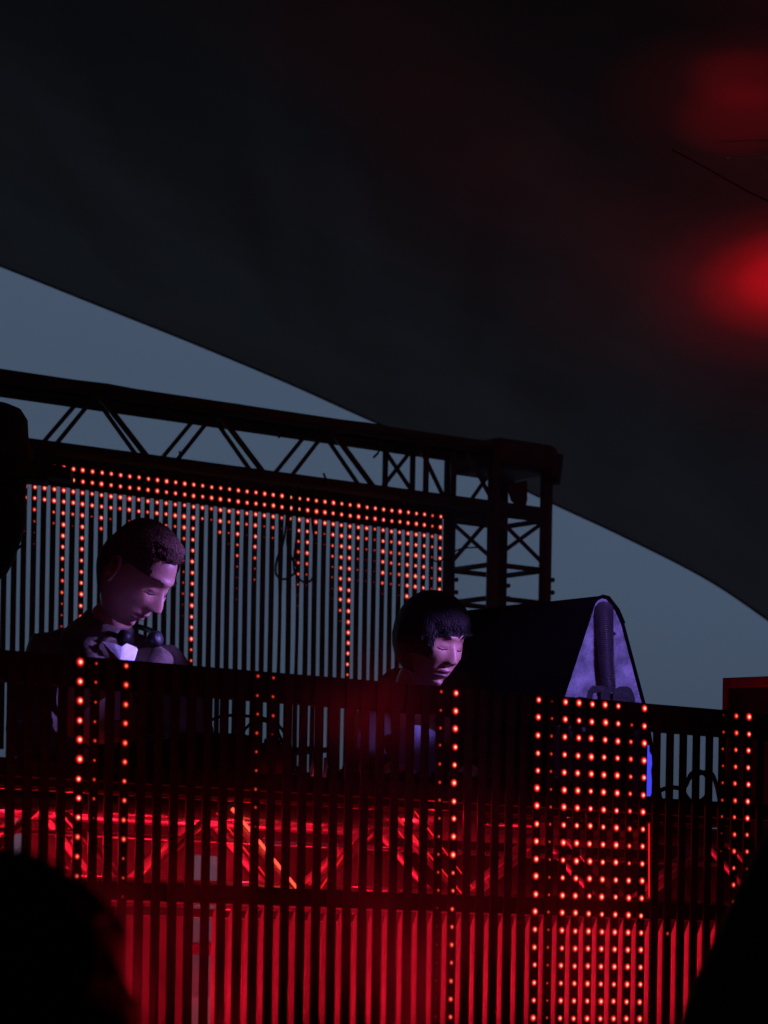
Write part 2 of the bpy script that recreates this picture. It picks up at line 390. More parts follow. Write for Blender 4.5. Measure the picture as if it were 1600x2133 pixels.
# plan bracing between front and rear chords
for q in range(-2, 5):
    a = fd0 + q * P1 * .5
    for z in (z_top,):
        m = MB(); m.tube([BK.P(a, z, 0), BK.P(a + .18, z, SZ)], .008, 6); m.build('cross_brace', M['steel'], truss, True)
# small cable ties and clamp tails on the truss
for px, py, dx, dy in ((372, 962, 2, -22), (580, 912, 3, -12), (676, 1008, -2, -22), (790, 935, -12, 18)):
    t, z = BK.tz(px, py, -.03); t2, z2 = BK.tz(px + dx, py + dy, -.03)
    m = MB(); m.tube([BK.P(t, z, -.03), BK.P((t + t2) / 2 + .004, (z + z2) / 2, -.035), BK.P(t2, z2, -.03)], .0045, 6)
    m.build('cable_tie', M['rubber'], truss)
# tower
TS = .27
tower = thing('truss_tower', BK.P(TR, FZ), 'upright box truss tower at the right end of the roof truss, with crossed braces', 'truss tower')
cs_ = [(TR, 0), (TR - TS, 0), (TR - TS, TS), (TR, TS)]
zt2 = z_top + .02
for t, n in cs_:
    m = MB(); m.tube([BK.P(t, FZ + .005, n), BK.P(t, zt2, n)], .0255, 14); m.build('post', M['steel'], tower, True)
zr = [BK.tz(1090, y)[1] for y in (1078, 1183, 1252, 1410, 1520)]
for z in zr:
    for (a, b) in zip(cs_, cs_[1:] + cs_[:1]):
        m = MB(); m.tube([BK.P(a[0], z, a[1]), BK.P(b[0], z, b[1])], .0105, 8); m.build('ring_bar', M['steel'], tower, True)
for za, zb3 in ((zr[1] + .02, zr[0] - .0), (zr[3] + .02, zr[2] - .02)):
    for (a, b) in list(zip(cs_, cs_[1:] + cs_[:1]))[:2]:
        for u0, u1 in ((za, zb3), (zb3, za)):
            m = MB(); m.tube([BK.P(a[0], u0, a[1]), BK.P(b[0], u1, b[1])], .0085, 8); m.build('brace', M['steel'], tower, True)
for t, n in cs_:
    for z in (zr[1] - .035, zr[1] - .085):
        m = MB(); m.tube([BK.P(t - .036, z, n - .01), BK.P(t + .036, z, n - .01)], .007, 6)
        m.tube([BK.P(t + .03, z, n - .01), BK.P(t + .036, z, n - .01)], .010, 6); m.build('bolt', M['steel'], tower)
# corner block: rounded sleeve where tower meets roof truss
m = MB(); fr_block(m, TR - TS - .02, TR + .045, -.045, TS + .02, z_top - .075, z_top + .045, BK)
cbk = m.build('corner_block', M['steel'], tower); b = cbk.modifiers.new('b', 'BEVEL'); b.width = .045; b.segments = 5
for t, n in ((TR + .02, -.01), (TR + .02, TS)):
    m = MB(); m.tube([BK.P(t, z_top - .11, n), BK.P(t, z_top + .005, n)], [.032, .045], 14); m.build('sleeve', M['steel'], tower, True)
# drooping end of a ratchet strap hanging from the corner
f = MB(); pts = [at(1055, 1010, 13.2), at(1098, 1000, 13.2), at(1099, 1040, 13.2), at(1094, 1061, 13.2), at(1080, 1057, 13.2), at(1064, 1042, 13.2)]
bk_ = [p + V((0, .012, 0)) for p in pts]; n = len(pts)
f.add(pts + bk_, [tuple(range(n)), tuple(range(n, 2 * n))[::-1]] + [(i, (i + 1) % n, n + (i + 1) % n, n + i) for i in range(n)])
f.build('strap_end', M['drape'], tower, bevel=.003)

# looped cables hanging in front of the LED curtain
def cable(name, ctrl, r, label, cat='cable', m='rubber', group=None):
    mb = MB(); mb.tube(curve_pts(ctrl, 8), r, 7); o = mb.build(name, M[m], None, True); tag(o, label, cat, group); return o
def bp(px, py, n=-.06): t, z = BK.tz(px, py, n); return BK.P(t, z, n)
cable('hanging_cable', [bp(598, 1008), bp(597, 1080), bp(590, 1130), bp(577, 1165), bp(575, 1195), bp(588, 1206), bp(604, 1202), bp(618, 1185), bp(607, 1160), bp(598, 1130), bp(602, 1080), bp(604, 1012)], .0042,
      'black cable looped down over the LED curtain, left loop of the pair', 'cable', group='loops of cable on the LED curtain')
cable('hanging_cable', [bp(622, 1012), bp(618, 1110), bp(612, 1180), bp(622, 1204), bp(636, 1213), bp(650, 1206), bp(657, 1180), bp(655, 1130), bp(650, 1080), bp(652, 1016)], .0042,
      'black cable looped down over the LED curtain, right loop of the pair', 'cable', group='loops of cable on the LED curtain')
cable('hanging_cable', [bp(898, 1164), bp(912, 1170), bp(930, 1160), bp(955, 1145), bp(975, 1141), bp(1005, 1140)], .003, 'thin black cable between the LED curtain and the truss tower')

# ================================================================= INSIDE THE BOOTH
TN0, TN1 = .12, .40                             # table truss front and rear faces, metres behind the booth front
z_ch_t = FR.tz(350, 1684, TN0)[1]; z_ch_b = FR.tz(350, 1852, TN0)[1]
tb = thing('table_truss', FR.P(0, z_ch_b, TN0), 'silvery box truss lying behind the booth slats, lit red, carrying the DJ table', 'truss')
for z in (z_ch_t, z_ch_b):
    for n in (TN0, TN1):
        m = MB(); m.tube([FR.P(T0 + .05, z, n), FR.P(T1 - .3, z, n)], .022, 12); m.build('chord', M['alu'], tb, True)
zz = z_ch_t - FR.tz(800, 1710, TN0)[1]
m = MB(); m.tube([FR.P(T0 + .05, z_ch_t - .062, TN0 + .02), FR.P(T1 - .3, z_ch_t - .062, TN0 + .02)], .006, 8); m.build('rod', M['alu'], tb, True)
ZB_ = [455, 612, 640, 815, 975]
def fb(px0, py0, px1, py1, n):
    a = FR.tz(px0, py0, n); b = FR.tz(px1, py1, n)
    m = MB(); m.tube([FR.P(a[0], z_ch_t if py0 < py1 else z_ch_b, n), FR.P(b[0], z_ch_b if py0 < py1 else z_ch_t, n)], .0088, 9); m.build('brace', M['brace'], tb, True)
m = MB(); zl = FR.tz(350, 1899, TN0)[1]; fr_block(m, T0 + .05, FR.tz(740, 1900, TN0)[0], TN0 - .012, TN0 + .012, zl - .011, zl + .009); m.build('ledge_bar', M['alu'], tb, bevel=.003)
per = 357
for q in range(-2, 4):
    s = per * q - (12 * q if q > 0 else 0)
    fb(474 + s, 1650, 625 + s, 1850, TN0); fb(632 + s, 1850, 806 + s, 1665, TN0)
    fb(438 + s, 1650, 572 + s, 1850, TN1); fb(600 + s, 1850, 762 + s, 1665, TN1)
# red highlights on some braces, put in as thin emissive tubes
M['highlight_hot'] = mat('hot_red_highlight', (.3, .02, .02), .4, emis=(1, .055, .03), estr=3.0)
M['highlight_dim'] = mat('dim_red_highlight', (.3, .02, .02), .4, emis=(1, .015, .02), estr=.75)
for (x0, y0, x1, y1), r, mm in (((484, 1684, 618, 1849), .0034, 'highlight_hot'), ((452, 1694, 562, 1836), .0020, 'highlight_dim'), ((826, 1700, 968, 1868), .0022, 'highlight_dim'), ((864, 1690, 985, 1850), .0018, 'highlight_dim'),
                                ((345, 1760, 275, 1852), .0018, 'highlight_dim'), ((735, 1755, 668, 1850), .0022, 'highlight_dim'), ((1352, 1706, 1352, 1868), .0022, 'highlight_dim')):
    a = FR.tz(x0, y0, TN0 - .026); b = FR.tz(x1, y1, TN0 - .026); m = MB(); m.tube([FR.P(a[0], a[1], TN0 - .026), FR.P(b[0], b[1], TN0 - .026)], r, 8); m.build('brace_highlight', M[mm], tb, True)
# table
table = thing('dj_table', FR.P(0, FZ, .3), 'long dark equipment table behind the upper slats of the booth', 'table')
m = MB(); fr_block(m, T0 + .1, T1 - .35, .04, .72, z_ch_t + .024, z_ch_t + .048); m.build('tabletop', M['wood'], table, bevel=.003)
for t in (T0 + .15, -.1, T1 - .42):
    m = MB(); m.tube([FR.P(t, FZ + .002, .66), FR.P(t, z_ch_t + .022, .66)], .02, 10); m.build('leg', M['steel'], table, True)
TZ = z_ch_t + .048
# black drapes behind the truss
def drape(px0, px1, label, ztop, zbot, n=.46, cat='drape'):
    t0 = FR.tz(px0, 1900, n)[0]; t1 = FR.tz(px1, 1900, n)[0]
    k = max(8, int((t1 - t0) / .012)); vs = []; fs = []
    nz = 6
    for i in range(k + 1):
        t = t0 + (t1 - t0) * i / k
        for j in range(nz):
            z = ztop + (zbot - ztop) * j / (nz - 1)
            o = .012 * math.sin(i * .75 + .4 * j) + .008 * noise.noise((t * 9, j * .4, 2)); vs.append(FR.P(t, z, n + o * (.4 + .12 * j)))
    for i in range(k):
        for j in range(nz - 1): a = i * nz + j; fs.append((a, a + nz, a + nz + 1, a + 1))
    m = MB(); m.add(vs, fs); o = m.build('drape', M['drape'], None, True); sm = o.modifiers.new('s', 'SOLIDIFY'); sm.thickness = .004
    tag(o, label, cat, 'black drapes hung behind the table truss'); return o
drape(45, 396, 'black drape behind the slats at the left, below the man in the brown jacket', z_ch_t - .0, FZ + .003)
drape(468, 1640, 'long black drape behind the slats from the middle of the booth to the right', z_ch_t - .0, FZ + .003)
drape(-170, 22, 'narrow black drape behind the slats at the far left edge', z_ch_t - .0, FZ + .003)
drape(390, 480, 'short red-lit black cloth strip crossing the bright gap low between the drapes', FR.tz(430, 1963, .47)[1], FR.tz(430, 1990, .47)[1], .475)
drape(388, 482, 'short black cloth panel hanging under the table above the bright gap', z_ch_t, FR.tz(430, 1782, .47)[1], .475)

def block(mb, px0, px1, n0, n1, z0, z1):
    t0 = FR.tz(px0, 1600, n0)[0]; t1 = FR.tz(px1, 1600, n0)[0]; fr_block(mb, t0, t1, n0, n1, z0, z1); return t0, t1
def deck(px0, px1, label, hh=.075, lift=0.0):
    c = thing('media_player', FR.P(FR.tz((px0 + px1) / 2, 1600, .3)[0], TZ, .3), label, 'DJ player', 'DJ players and mixer on the table')
    m = MB(); t0, t1 = block(m, px0, px1, .16, .50, TZ + .006 + lift, TZ + hh + lift); m.build('body', M['black'], c, bevel=.004)
    tc = (t0 + t1) / 2
    m = MB(); m.tube([FR.P(tc, TZ + hh + lift + .001, .26), FR.P(tc, TZ + hh + lift + .016, .26)], .095, 28); m.build('platter', M['black'], c, True)
    m = MB()
    for i in range(4): m.tube([FR.P(t0 + .03 + i * .05, TZ + lift + .0, .2), FR.P(t0 + .03 + i * .05, TZ + lift + .006, .2)], .012, 8)
    m.build('feet', M['rubber'], c)
    m = MB(); m.box(FR.P(tc, TZ + hh + lift + .012, .45), FR.d * .06, FR.nb * .004 + V((0, 0, .002)), V((0, 0, .014))); m.build('display', M['black'], c)
    for i in range(3):
        m = MB(); m.tube([FR.P(t1 - .02 - i * .03, TZ + hh + lift + .001, .19), FR.P(t1 - .02 - i * .03, TZ + hh + lift + .012, .19)], .007, 10); m.build('knob', M['chrome'], c, True)
    return c
deck(365, 610, 'black media player in front of the man in the brown jacket', .11, .0)
deck(1010, 1230, 'black media player to the right of the dark-haired man', .07)
mx = thing('mixer', FR.P(FR.tz(820, 1600, .3)[0], TZ, .3), 'low black DJ mixer with small metal knobs in front of the dark-haired man', 'mixer')
m = MB(); t0, t1 = block(m, 690, 985, .16, .48, TZ + .001, TZ + .06); m.build('body', M['black'], mx, bevel=.004)
for i in range(9):
    for j in range(3):
        t = t0 + .03 + i * (t1 - t0 - .06) / 8; m = MB(); m.tube([FR.P(t, TZ + .061, .2 + j * .07), FR.P(t, TZ + .078, .2 + j * .07)], [.008, .006], 10); m.build('knob', M['chrome'] if (i * 3 + j) % 4 == 0 else M['black'], mx, True)
# laptop on a thin tilted stand
lp = thing('laptop_stand', FR.P(FR.tz(668, 1600, .14)[0], TZ, .14), 'thin metal laptop stand with two slanting legs catching red light', 'laptop stand')
for a, b_ in (((650, 1616), (659, 1578)), ((674, 1614), (684, 1588))):
    p = FR.tz(*a, .13); q = FR.tz(*b_, .13); m = MB(); m.tube([FR.P(p[0], TZ + .001, .13), FR.P(q[0], q[1] + .01, .14)], .0045, 8); m.build('leg', M['alu'], lp, True)
m = MB(); p = FR.tz(640, 1570, .14); q = FR.tz(700, 1570, .14); m.box(FR.P((p[0] + q[0]) / 2, p[1] + .012, .22), FR.d * (q[0] - p[0]) / 2, FR.nb * .09, V((0, 0, .004))); m.build('tray', M['black'], lp)
# cables on the table
def fp(px, py, n=.2): t, z = FR.tz(px, py, n); return FR.P(t, z, n)
cable('table_cable', [fp(440, 1500), fp(462, 1492), fp(490, 1490), fp(520, 1492), fp(550, 1496), fp(585, 1516), fp(605, 1560), fp(610, 1610)], .0035, 'black cable arching over the player behind the second row of slats')
cable('table_cable', [fp(500, 1640), fp(490, 1560), fp(520, 1510), fp(560, 1505), fp(590, 1550), fp(600, 1620)], .0035, 'second black cable looping beside the player under the LED curtain')
cable('coiled_cable', [fp(1368, 1650), fp(1395, 1640), fp(1425, 1640), fp(1440, 1612), fp(1462, 1608), fp(1478, 1630), fp(1470, 1660), fp(1445, 1672), fp(1425, 1650), fp(1432, 1625), fp(1455, 1612), fp(1480, 1610), fp(1492, 1635), fp(1500, 1672)], .0055,
      'thick black cable coiled on the table against the sky at the right')

# ---------------------------------------------------------------- wedge cabinet with the pale end panel
YN = 8.75
near = [(1120, 1660), (1165, 1478), (1238, 1256), (1246, 1247), (1256, 1243), (1268, 1246), (1288, 1272), (1300, 1300), (1345, 1470), (1378, 1660)]
ev = V((-.40, .455, 0))
wd = thing('wedge_cabinet', at(1250, 1660, YN), 'large black wedge-shaped cabinet with a mottled end panel lit violet, right of both men', 'speaker cabinet')
np_ = [at(x, y, YN + (x - 1250) * .00055) for x, y in near]; n = len(np_)
cen = sum(np_, V()) / n
np_o = [cen + (p - cen) * 1.014 - V((0, .006, 0)) for p in np_]
fo_ = [p + ev for p in np_o]
m = MB(); m.add(np_o + fo_, [tuple(range(n, 2 * n))] + [(i, (i + 1) % n, n + (i + 1) % n, n + i) for i in range(n)])
o = m.build('shell', M['shell'], wd); s_ = o.modifiers.new('s', 'SOLIDIFY'); s_.thickness = .006; s_.offset = -1
np2 = [cen + (p - cen) * 1.0 for p in np_]
m = MB(); m.add(np2 + [p + V((0, .015, 0)) for p in np2], [tuple(range(n))[::-1], tuple(range(n, 2 * n))] + [(i, (i + 1) % n, n + (i + 1) % n, n + i) for i in range(n)])
m.build('end_panel', M['galv'], wd)
# dark capping lip over the apex
m = MB(); m.tube([np_o[i] + V((0, -.001, 0)) for i in range(2, 8)], .003, 6); m.build('edge_trim', M['shell'], wd, True)
bolt = MB(); p = at(1279, 1320, YN - .006); bolt.tube([p, p + V((0, -.006, 0))], .0045, 8); bolt.build('bolt', M['rubber'], wd)
# corrugated conduit rising over the end panel
ctl = curve_pts([at(1258, 1262, YN + .004), at(1259, 1290, YN - .02), at(1262, 1350, YN - .035), at(1266, 1410, YN - .035), at(1272, 1460, YN - .035), at(1272, 1540, YN - .02), at(1268, 1640, YN - .01)], 30)
L_ = len(ctl); rads = [.0165 * (1 - .25 * i / L_) + (.0022 if i % 4 < 2 else -.0012) for i in range(L_)]
# resample finely for ribs
fine = []; rad = []
for i in range(L_ - 1):
    for j in range(4):
        fine.append(ctl[i].lerp(ctl[i + 1], j / 4)); ph_ = (i * 4 + j) / 8 * 2 * math.pi; rad.append((.0225 if i > 8 else .0165 + .00075 * i) * (1 - .45 * i / L_) + .0026 * math.sin(ph_))
m = MB(); m.tube(fine, rad, 16); tag(m.build('corrugated_conduit', M['conduit'], None, True), 'grey ribbed flexible conduit running down over the violet-lit end panel', 'conduit')
# two rounded black brackets standing up behind the rail
def bracket(px, w_, top, label, hole):
    c = thing('rail_bracket', at(px, 1500, YN - .12), label, 'bracket', 'black brackets behind the booth rail'); Yb = YN - .12
    o_ = [(px - w_ * .62, 1500), (px - w_ * .42, top + 12), (px - w_ * .25, top), (px + w_ * .3, top), (px + w_ * .48, top + 12), (px + w_ * .6, 1500)]
    arc = [(px - w_ * .62, 1500), (px - w_ * .52, top + 26), (px - w_ * .44, top + 12), (px - w_ * .34, top + 4), (px - w_ * .2, top), (px + w_ * .2, top), (px + w_ * .36, top + 4), (px + w_ * .46, top + 12), (px + w_ * .54, top + 26), (px + w_ * .62, 1500)]
    if hole: segs = [[o_[0], o_[1], (px - w_ * .2, top + 14), (px - w_ * .3, 1500)], [o_[1], o_[2], o_[3], o_[4], (px + w_ * .12, top + 14), (px - w_ * .2, top + 14)], [(px + w_ * .12, top + 14), o_[4], o_[5], (px + w_ * .16, 1500)]]
    else: segs = [arc]
    m = MB()
    for sg in segs:
        a = [at(x, y, Yb) for x, y in sg]; k = len(a)
        m.add(a + [p + V((0, .02, 0)) for p in a], [tuple(range(k)), tuple(range(k, 2 * k))[::-1]] + [(i, (i + 1) % k, k + (i + 1) % k, k + i) for i in range(k)])
    m.build('plate', M['black'], c)
    m = MB(); a = at(px, 1500, Yb + .01); b_ = at(px, 1655, Yb + .01); m.tube([a, b_], .012, 8); m.build('stem', M['black'], c)
bracket(1246, 50, 1428, 'black bracket with a small square opening in front of the ribbed conduit', True)
bracket(1299, 44, 1430, 'solid rounded black bracket just right of the ribbed conduit', False)
# plastic bottle shape beside the wedge, its blue light put in as emission
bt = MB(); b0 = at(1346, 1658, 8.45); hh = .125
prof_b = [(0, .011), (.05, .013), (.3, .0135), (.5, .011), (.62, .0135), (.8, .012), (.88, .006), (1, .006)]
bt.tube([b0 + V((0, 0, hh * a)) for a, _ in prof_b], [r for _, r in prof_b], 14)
bo = bt.build('blue_lit_bottle', M['blue_glow'], None, True); tag(bo, 'small upright bottle shape with added blue glow behind the slats under the wedge cabinet', 'lamp')

# ---------------------------------------------------------------- red-edged cabinet at the right edge
cabn = thing('loudspeaker', at(1560, 1690, 8.75), 'tall black loudspeaker with a dull red surround at the right edge of the picture', 'loudspeaker')
ph2 = R(-32); cd = V((math.cos(ph2), math.sin(ph2), 0)); cn = V((-math.sin(ph2), math.cos(ph2), 0)); c0 = at(1505, 1412, 8.8); ztp = c0.z; zbt = FZ + .8
def cbx(mb, a0, a1, n0, n1, z0, z1): mb.box(c0 * 1 + cd * (a0 + a1) / 2 + cn * (n0 + n1) / 2 + V((0, 0, (z0 + z1) / 2 - c0.z)), cd * (a1 - a0) / 2, cn * (n1 - n0) / 2, V((0, 0, (z1 - z0) / 2)))
m = MB(); cbx(m, 0, .33, .022, .34, zbt, ztp); m.build('cabinet', M['shell'], cabn, bevel=.004)
m = MB(); cbx(m, 0, .016, 0, .02, zbt, ztp); cbx(m, .314, .33, 0, .02, zbt, ztp); cbx(m, .0165, .3135, 0, .02, ztp - .026, ztp); cbx(m, .0165, .3135, 0, .02, zbt, zbt + .03); m.build('surround', M['case_edge'], cabn, bevel=.002)
m = MB(); cbx(m, .017, .313, .012, .021, zbt + .031, ztp - .027); m.build('grille', M['black'], cabn)
st = MB()
for a, n_ in ((.03, .06), (.3, .06), (.03, .3), (.3, .3)): st.tube([c0 + cd * a + cn * n_ + V((0, 0, FZ + .001 - c0.z)), c0 + cd * a + cn * n_ + V((0, 0, zbt - .001 - c0.z))], .015, 8)
st.build('stand_legs', M['steel'], cabn)
for px, py in ((1539, 1438), (1559, 1441), (1533, 1461), (1559, 1462)):
    t, z = FR.tz(px, py, .012)

# ================================================================= LAMP SILHOUETTE, left
sp_ = thing('stage_lamp', at(25, 1000, 9.6), 'bulky black moving-head stage lamp hanging at the left edge, out of focus', 'stage lamp')
LY = 9.6
def blob(name, ctr, rx, ry, rz, m_, parent, seg=24, nz=0.0):
    me = bpy.data.meshes.new(name); bm = bmesh.new(); bmesh.ops.create_uvsphere(bm, u_segments=seg, v_segments=seg // 2, radius=1)
    for v in bm.verts:
        k = 1 + nz * noise.noise(v.co * 2.5); v.co = V((v.co.x * rx * k, v.co.y * ry * k, v.co.z * rz * k)) + V(ctr)
        v.co = v.co
    bm.to_mesh(me); bm.free(); me.polygons.foreach_set('use_smooth', [True] * len(me.polygons)); return link(name, me, m_, parent)
def pxm(Y): return Y / FPX
k_ = pxm(LY)
m = MB(); ax = [at(-30, 860, LY), at(22, 1180, LY)]
prof_l = [(0, 30), (.02, 72), (.12, 84), (.3, 82), (.36, 100), (.4, 101), (.55, 78), (.75, 66), (.9, 40), (1, 12)]
hd = MB(); a0 = at(-22, 838, LY); a1 = at(-22, 1215, LY)
hd.tube([a0.lerp(a1, s) for s in (0, .01, .04, .1, .2, .3, .34, .4, .48, .56, .66, .76, .86, .95, 1)], [.001] + [r * k_ for r in (40, 66, 80, 82, 92, 94, 82, 76, 76, 78, 66, 54, 36, 10)], 24)
hd.build('lamp_head', M['black'], sp_, True)
m = MB(); a = at(-20, 972, LY - .02); b_ = at(98, 976, LY - .02); m.box((a + b_) / 2 + V((0, 0, -.008)), V(((b_.x - a.x) / 2, 0, -.008)), V((0, .06, 0)), V((0, 0, .028))); m.build('barn_door', M['black'], sp_, bevel=.006)
m = MB(); a = at(60, 975, LY); b_ = at(150, 993, LY); m.box((a + b_) / 2, V(((b_.x - a.x) / 2, 0, (b_.z - a.z) / 2)), V((0, .05, 0)), V((0, 0, .017))); m.build('barn_door', M['black'], sp_, bevel=.004)
m = MB(); m.tube([at(10, 1195, LY), at(26, 1150, LY), at(43, 1138, LY), at(46, 1135, LY)], .004, 6); m.build('lead', M['rubber'], sp_)
m = MB(); m.tube([at(-60, 400, LY), at(-22, 842, LY)], .02, 8); m.build('hanging_pole', M['steel'], sp_)

# ================================================================= PEOPLE
def head_surface(nu=88, nv=88, face='a'):
    """Head in local axes: x to the person's left/right, y forward, z up; origin at the middle of the skull."""
    P = []
    g = lambda x, s: math.exp(-(x / s) ** 2)
    sst = lambda a, b, x: max(0, min(1, (x - a) / (b - a))) ** 2 * (3 - 2 * max(0, min(1, (x - a) / (b - a))))
    wide = 1.05 if face == 'b' else 1.0
    for i in range(nv + 1):
        th_ = math.pi * i / nv; c, s = math.cos(th_), math.sin(th_)
        for j in range(nu):
            ph_ = 2 * math.pi * j / nu
            dx, dy = math.sin(ph_), math.cos(ph_)
            z = .118 * c; r = s ** .85
            x = .077 * dx * r * wide; y = .098 * dy * r
            if z < 0:                                  # jaw
                q = sst(0, .118, -z)
                x *= 1 - .30 * q
                if dy > 0: y *= 1 - .10 * q
                else: y *= 1 - .42 * q
                if dy > 0: y += .010 * q
            if dy > 0:
                y *= .965
                F = sst(0, .5, dy)                      # only the front of the head carries features
                y -= .010 * g(abs(x) - .031, .016) * g(z - .012, .014) * F
                y += .007 * g(z - .034, .010) * g(x, .05) * F
                y += .0075 * g(abs(x) - .030, .0115) * g(z - .010, .0085) * F       # closed lids over the eyeball
                y -= .0040 * g(abs(x) - .030, .013) * g(z - .0005, .0022) * F       # lash line crease
                y += .006 * g(abs(x) - .042, .018) * g(z + .022, .02) * F           # cheekbone
                nz_ = sst(.026, -.030, z) if z > -.030 else sst(-.046, -.032, z)
                y += (.026 if face == 'a' else .021) * nz_ * g(x, .0085 + .008 * sst(.01, -.03, z)) * F
                y += .006 * g(abs(x) - .012, .006) * g(z + .034, .008) * F
                y += .0085 * g(z + .060, .0065) * g(x, .021) * F + .008 * g(z + .074, .0065) * g(x, .018) * F
                y -= .006 * g(z + .0668, .0022) * g(x, .022) * F
                y -= .005 * g(z + .086, .007) * g(x, .03) * F
                y += .012 * g(z + .103, .014) * g(x, .020) * F
                y += .004 * g(z - .07, .03) * g(x, .04) * F
            P.append((x, y, z))
    F_ = []
    for i in range(nv):
        for j in range(nu): a = i * nu + j; b = i * nu + (j + 1) % nu; F_.append((a, b, b + nu, a + nu))
    return P, F_, nu, nv
def add_ear(mb, sx, mw):
    pr = []
    for i in range(13):
        a = -.6 + i * (2 * math.pi * .78) / 12; pr.append(mw @ V((sx * (.076 + .010 * math.sin(a * .5)), -.004 + -.017 * math.cos(a) * .9, .0 + .030 * math.sin(a))))
    mb.tube(pr, .005, 6)
    c = mw @ V((sx * .075, -.004, 0)); ring = [c] + pr
    mb.add(ring, [(0, i, i + 1) for i in range(1, 13)])
def skinned(name, nodes, edges, m_, parent, sub=2, root=0):
    me = bpy.data.meshes.new(name); me.from_pydata([tuple(n[0]) for n in nodes], edges, [])
    o = bpy.data.objects.new(name, me); COL.objects.link(o)
    sk = o.modifiers.new('skin', 'SKIN'); ss = o.modifiers.new('sub', 'SUBSURF'); ss.levels = ss.render_levels = sub
    for i, nn in enumerate(nodes):
        d = me.skin_vertices[0].data[i]; r = nn[1]; d.radius = (r, r) if not isinstance(r, tuple) else r; d.use_root = (i == root)
    bpy.context.view_layer.update()
    dg = bpy.context.evaluated_depsgraph_get(); nm = bpy.data.meshes.new_from_object(o.evaluated_get(dg))
    bpy.data.objects.remove(o); nm.name = name; nm.materials.clear()
    nm.polygons.foreach_set('use_smooth', [True] * len(nm.polygons))
    return nm
def hand_chain(wrist, dirv, upv, sgn, nodes, edges, start, sc_=1.0):
    """palm and five bent fingers added to a skin skeleton, growing from node index start"""
    d = dirv.normalized(); u = upv.normalized(); s_ = d.cross(u).normalized() * sgn
    palm = len(nodes); nodes.append((wrist + d * .045 * sc_, .026 * sc_)); edges.append((start, palm))
    for i, (off, ln) in enumerate(((-.030, .062), (-.011, .074), (.009, .070), (.027, .056))):
        b = wrist + d * .085 * sc_ + s_ * off * sc_; prev = palm
        for q, (k, dn) in enumerate(((0, 0), (.45, -.006), (.8, -.02), (1, -.036))):
            idx = len(nodes); nodes.append((b + d * ln * k * sc_ + u * dn * sc_, (.0095 - .0012 * q) * sc_)); edges.append((prev, idx)); prev = idx
    prev = palm
    for q, (k, o_) in enumerate(((.02, -.036), (.05, -.052), (.075, -.056))):
        idx = len(nodes); nodes.append((wrist + d * k * sc_ + s_ * o_ * sc_ - u * .008 * q * sc_, (.011 - .001 * q) * sc_)); edges.append((prev, idx)); prev = idx
def hair_mesh(mw, hairfn, strands, seed, thick, length, face, lean=V((0, 0, 0)), lump=.22):
    rr = random.Random(seed); P, F_, nu, nv = head_surface(88, 88, face)
    m = MB(); idx = {}; vs = []
    for i, p in enumerate(P):
        x, y, z = p; c = hairfn(x, y, z)
        if c <= 0: continue
        pv = V(p); nrm = V((x / .077 ** 2, y / .098 ** 2, z / .118 ** 2)).normalized()
        k = thick * c if c > 1 else thick * min(1, c) * (1 + lump * noise.noise(pv * 30) + lump * .6 * noise.noise(V((pv.x * 150, pv.y * 60, pv.z * 60)))); idx[i] = len(vs)
        vs.append(mw @ (pv + nrm * k + lean * min(1, c) * max(0, z / .118)))
    fs = [tuple(idx[q] for q in f) for f in F_ if all(q in idx for q in f)]
    m.add(vs, fs)
    keys = [i for i in idx if P[i][2] < .117]
    for _ in range(strands):
        i = rr.choice(keys); p = V(P[i]); nrm = V((p.x / .077 ** 2, p.y / .098 ** 2, p.z / .118 ** 2)).normalized()
        c = min(1, hairfn(*P[i])); base = p + nrm * thick * .7 * c
        flow = V((rr.uniform(-.4, .4), .35 if p.y > 0 else -.3, -.9)); flow = (flow - nrm * flow.dot(nrm)).normalized()
        ln = length * rr.uniform(.5, 1.2) * c; side = flow.cross(nrm).normalized() * .0011
        lift = rr.uniform(.25, .7)
        q1 = base + flow * ln * .5 + nrm * ln * lift * .5 + lean * c; q2 = base + flow * ln + nrm * ln * lift * .45 + lean * c
        m.add([mw @ (base - side), mw @ (base + side), mw @ (q1 + side * .8), mw @ (q1 - side * .8), mw @ q2], [(0, 1, 2, 3), (3, 2, 4)])
    return m
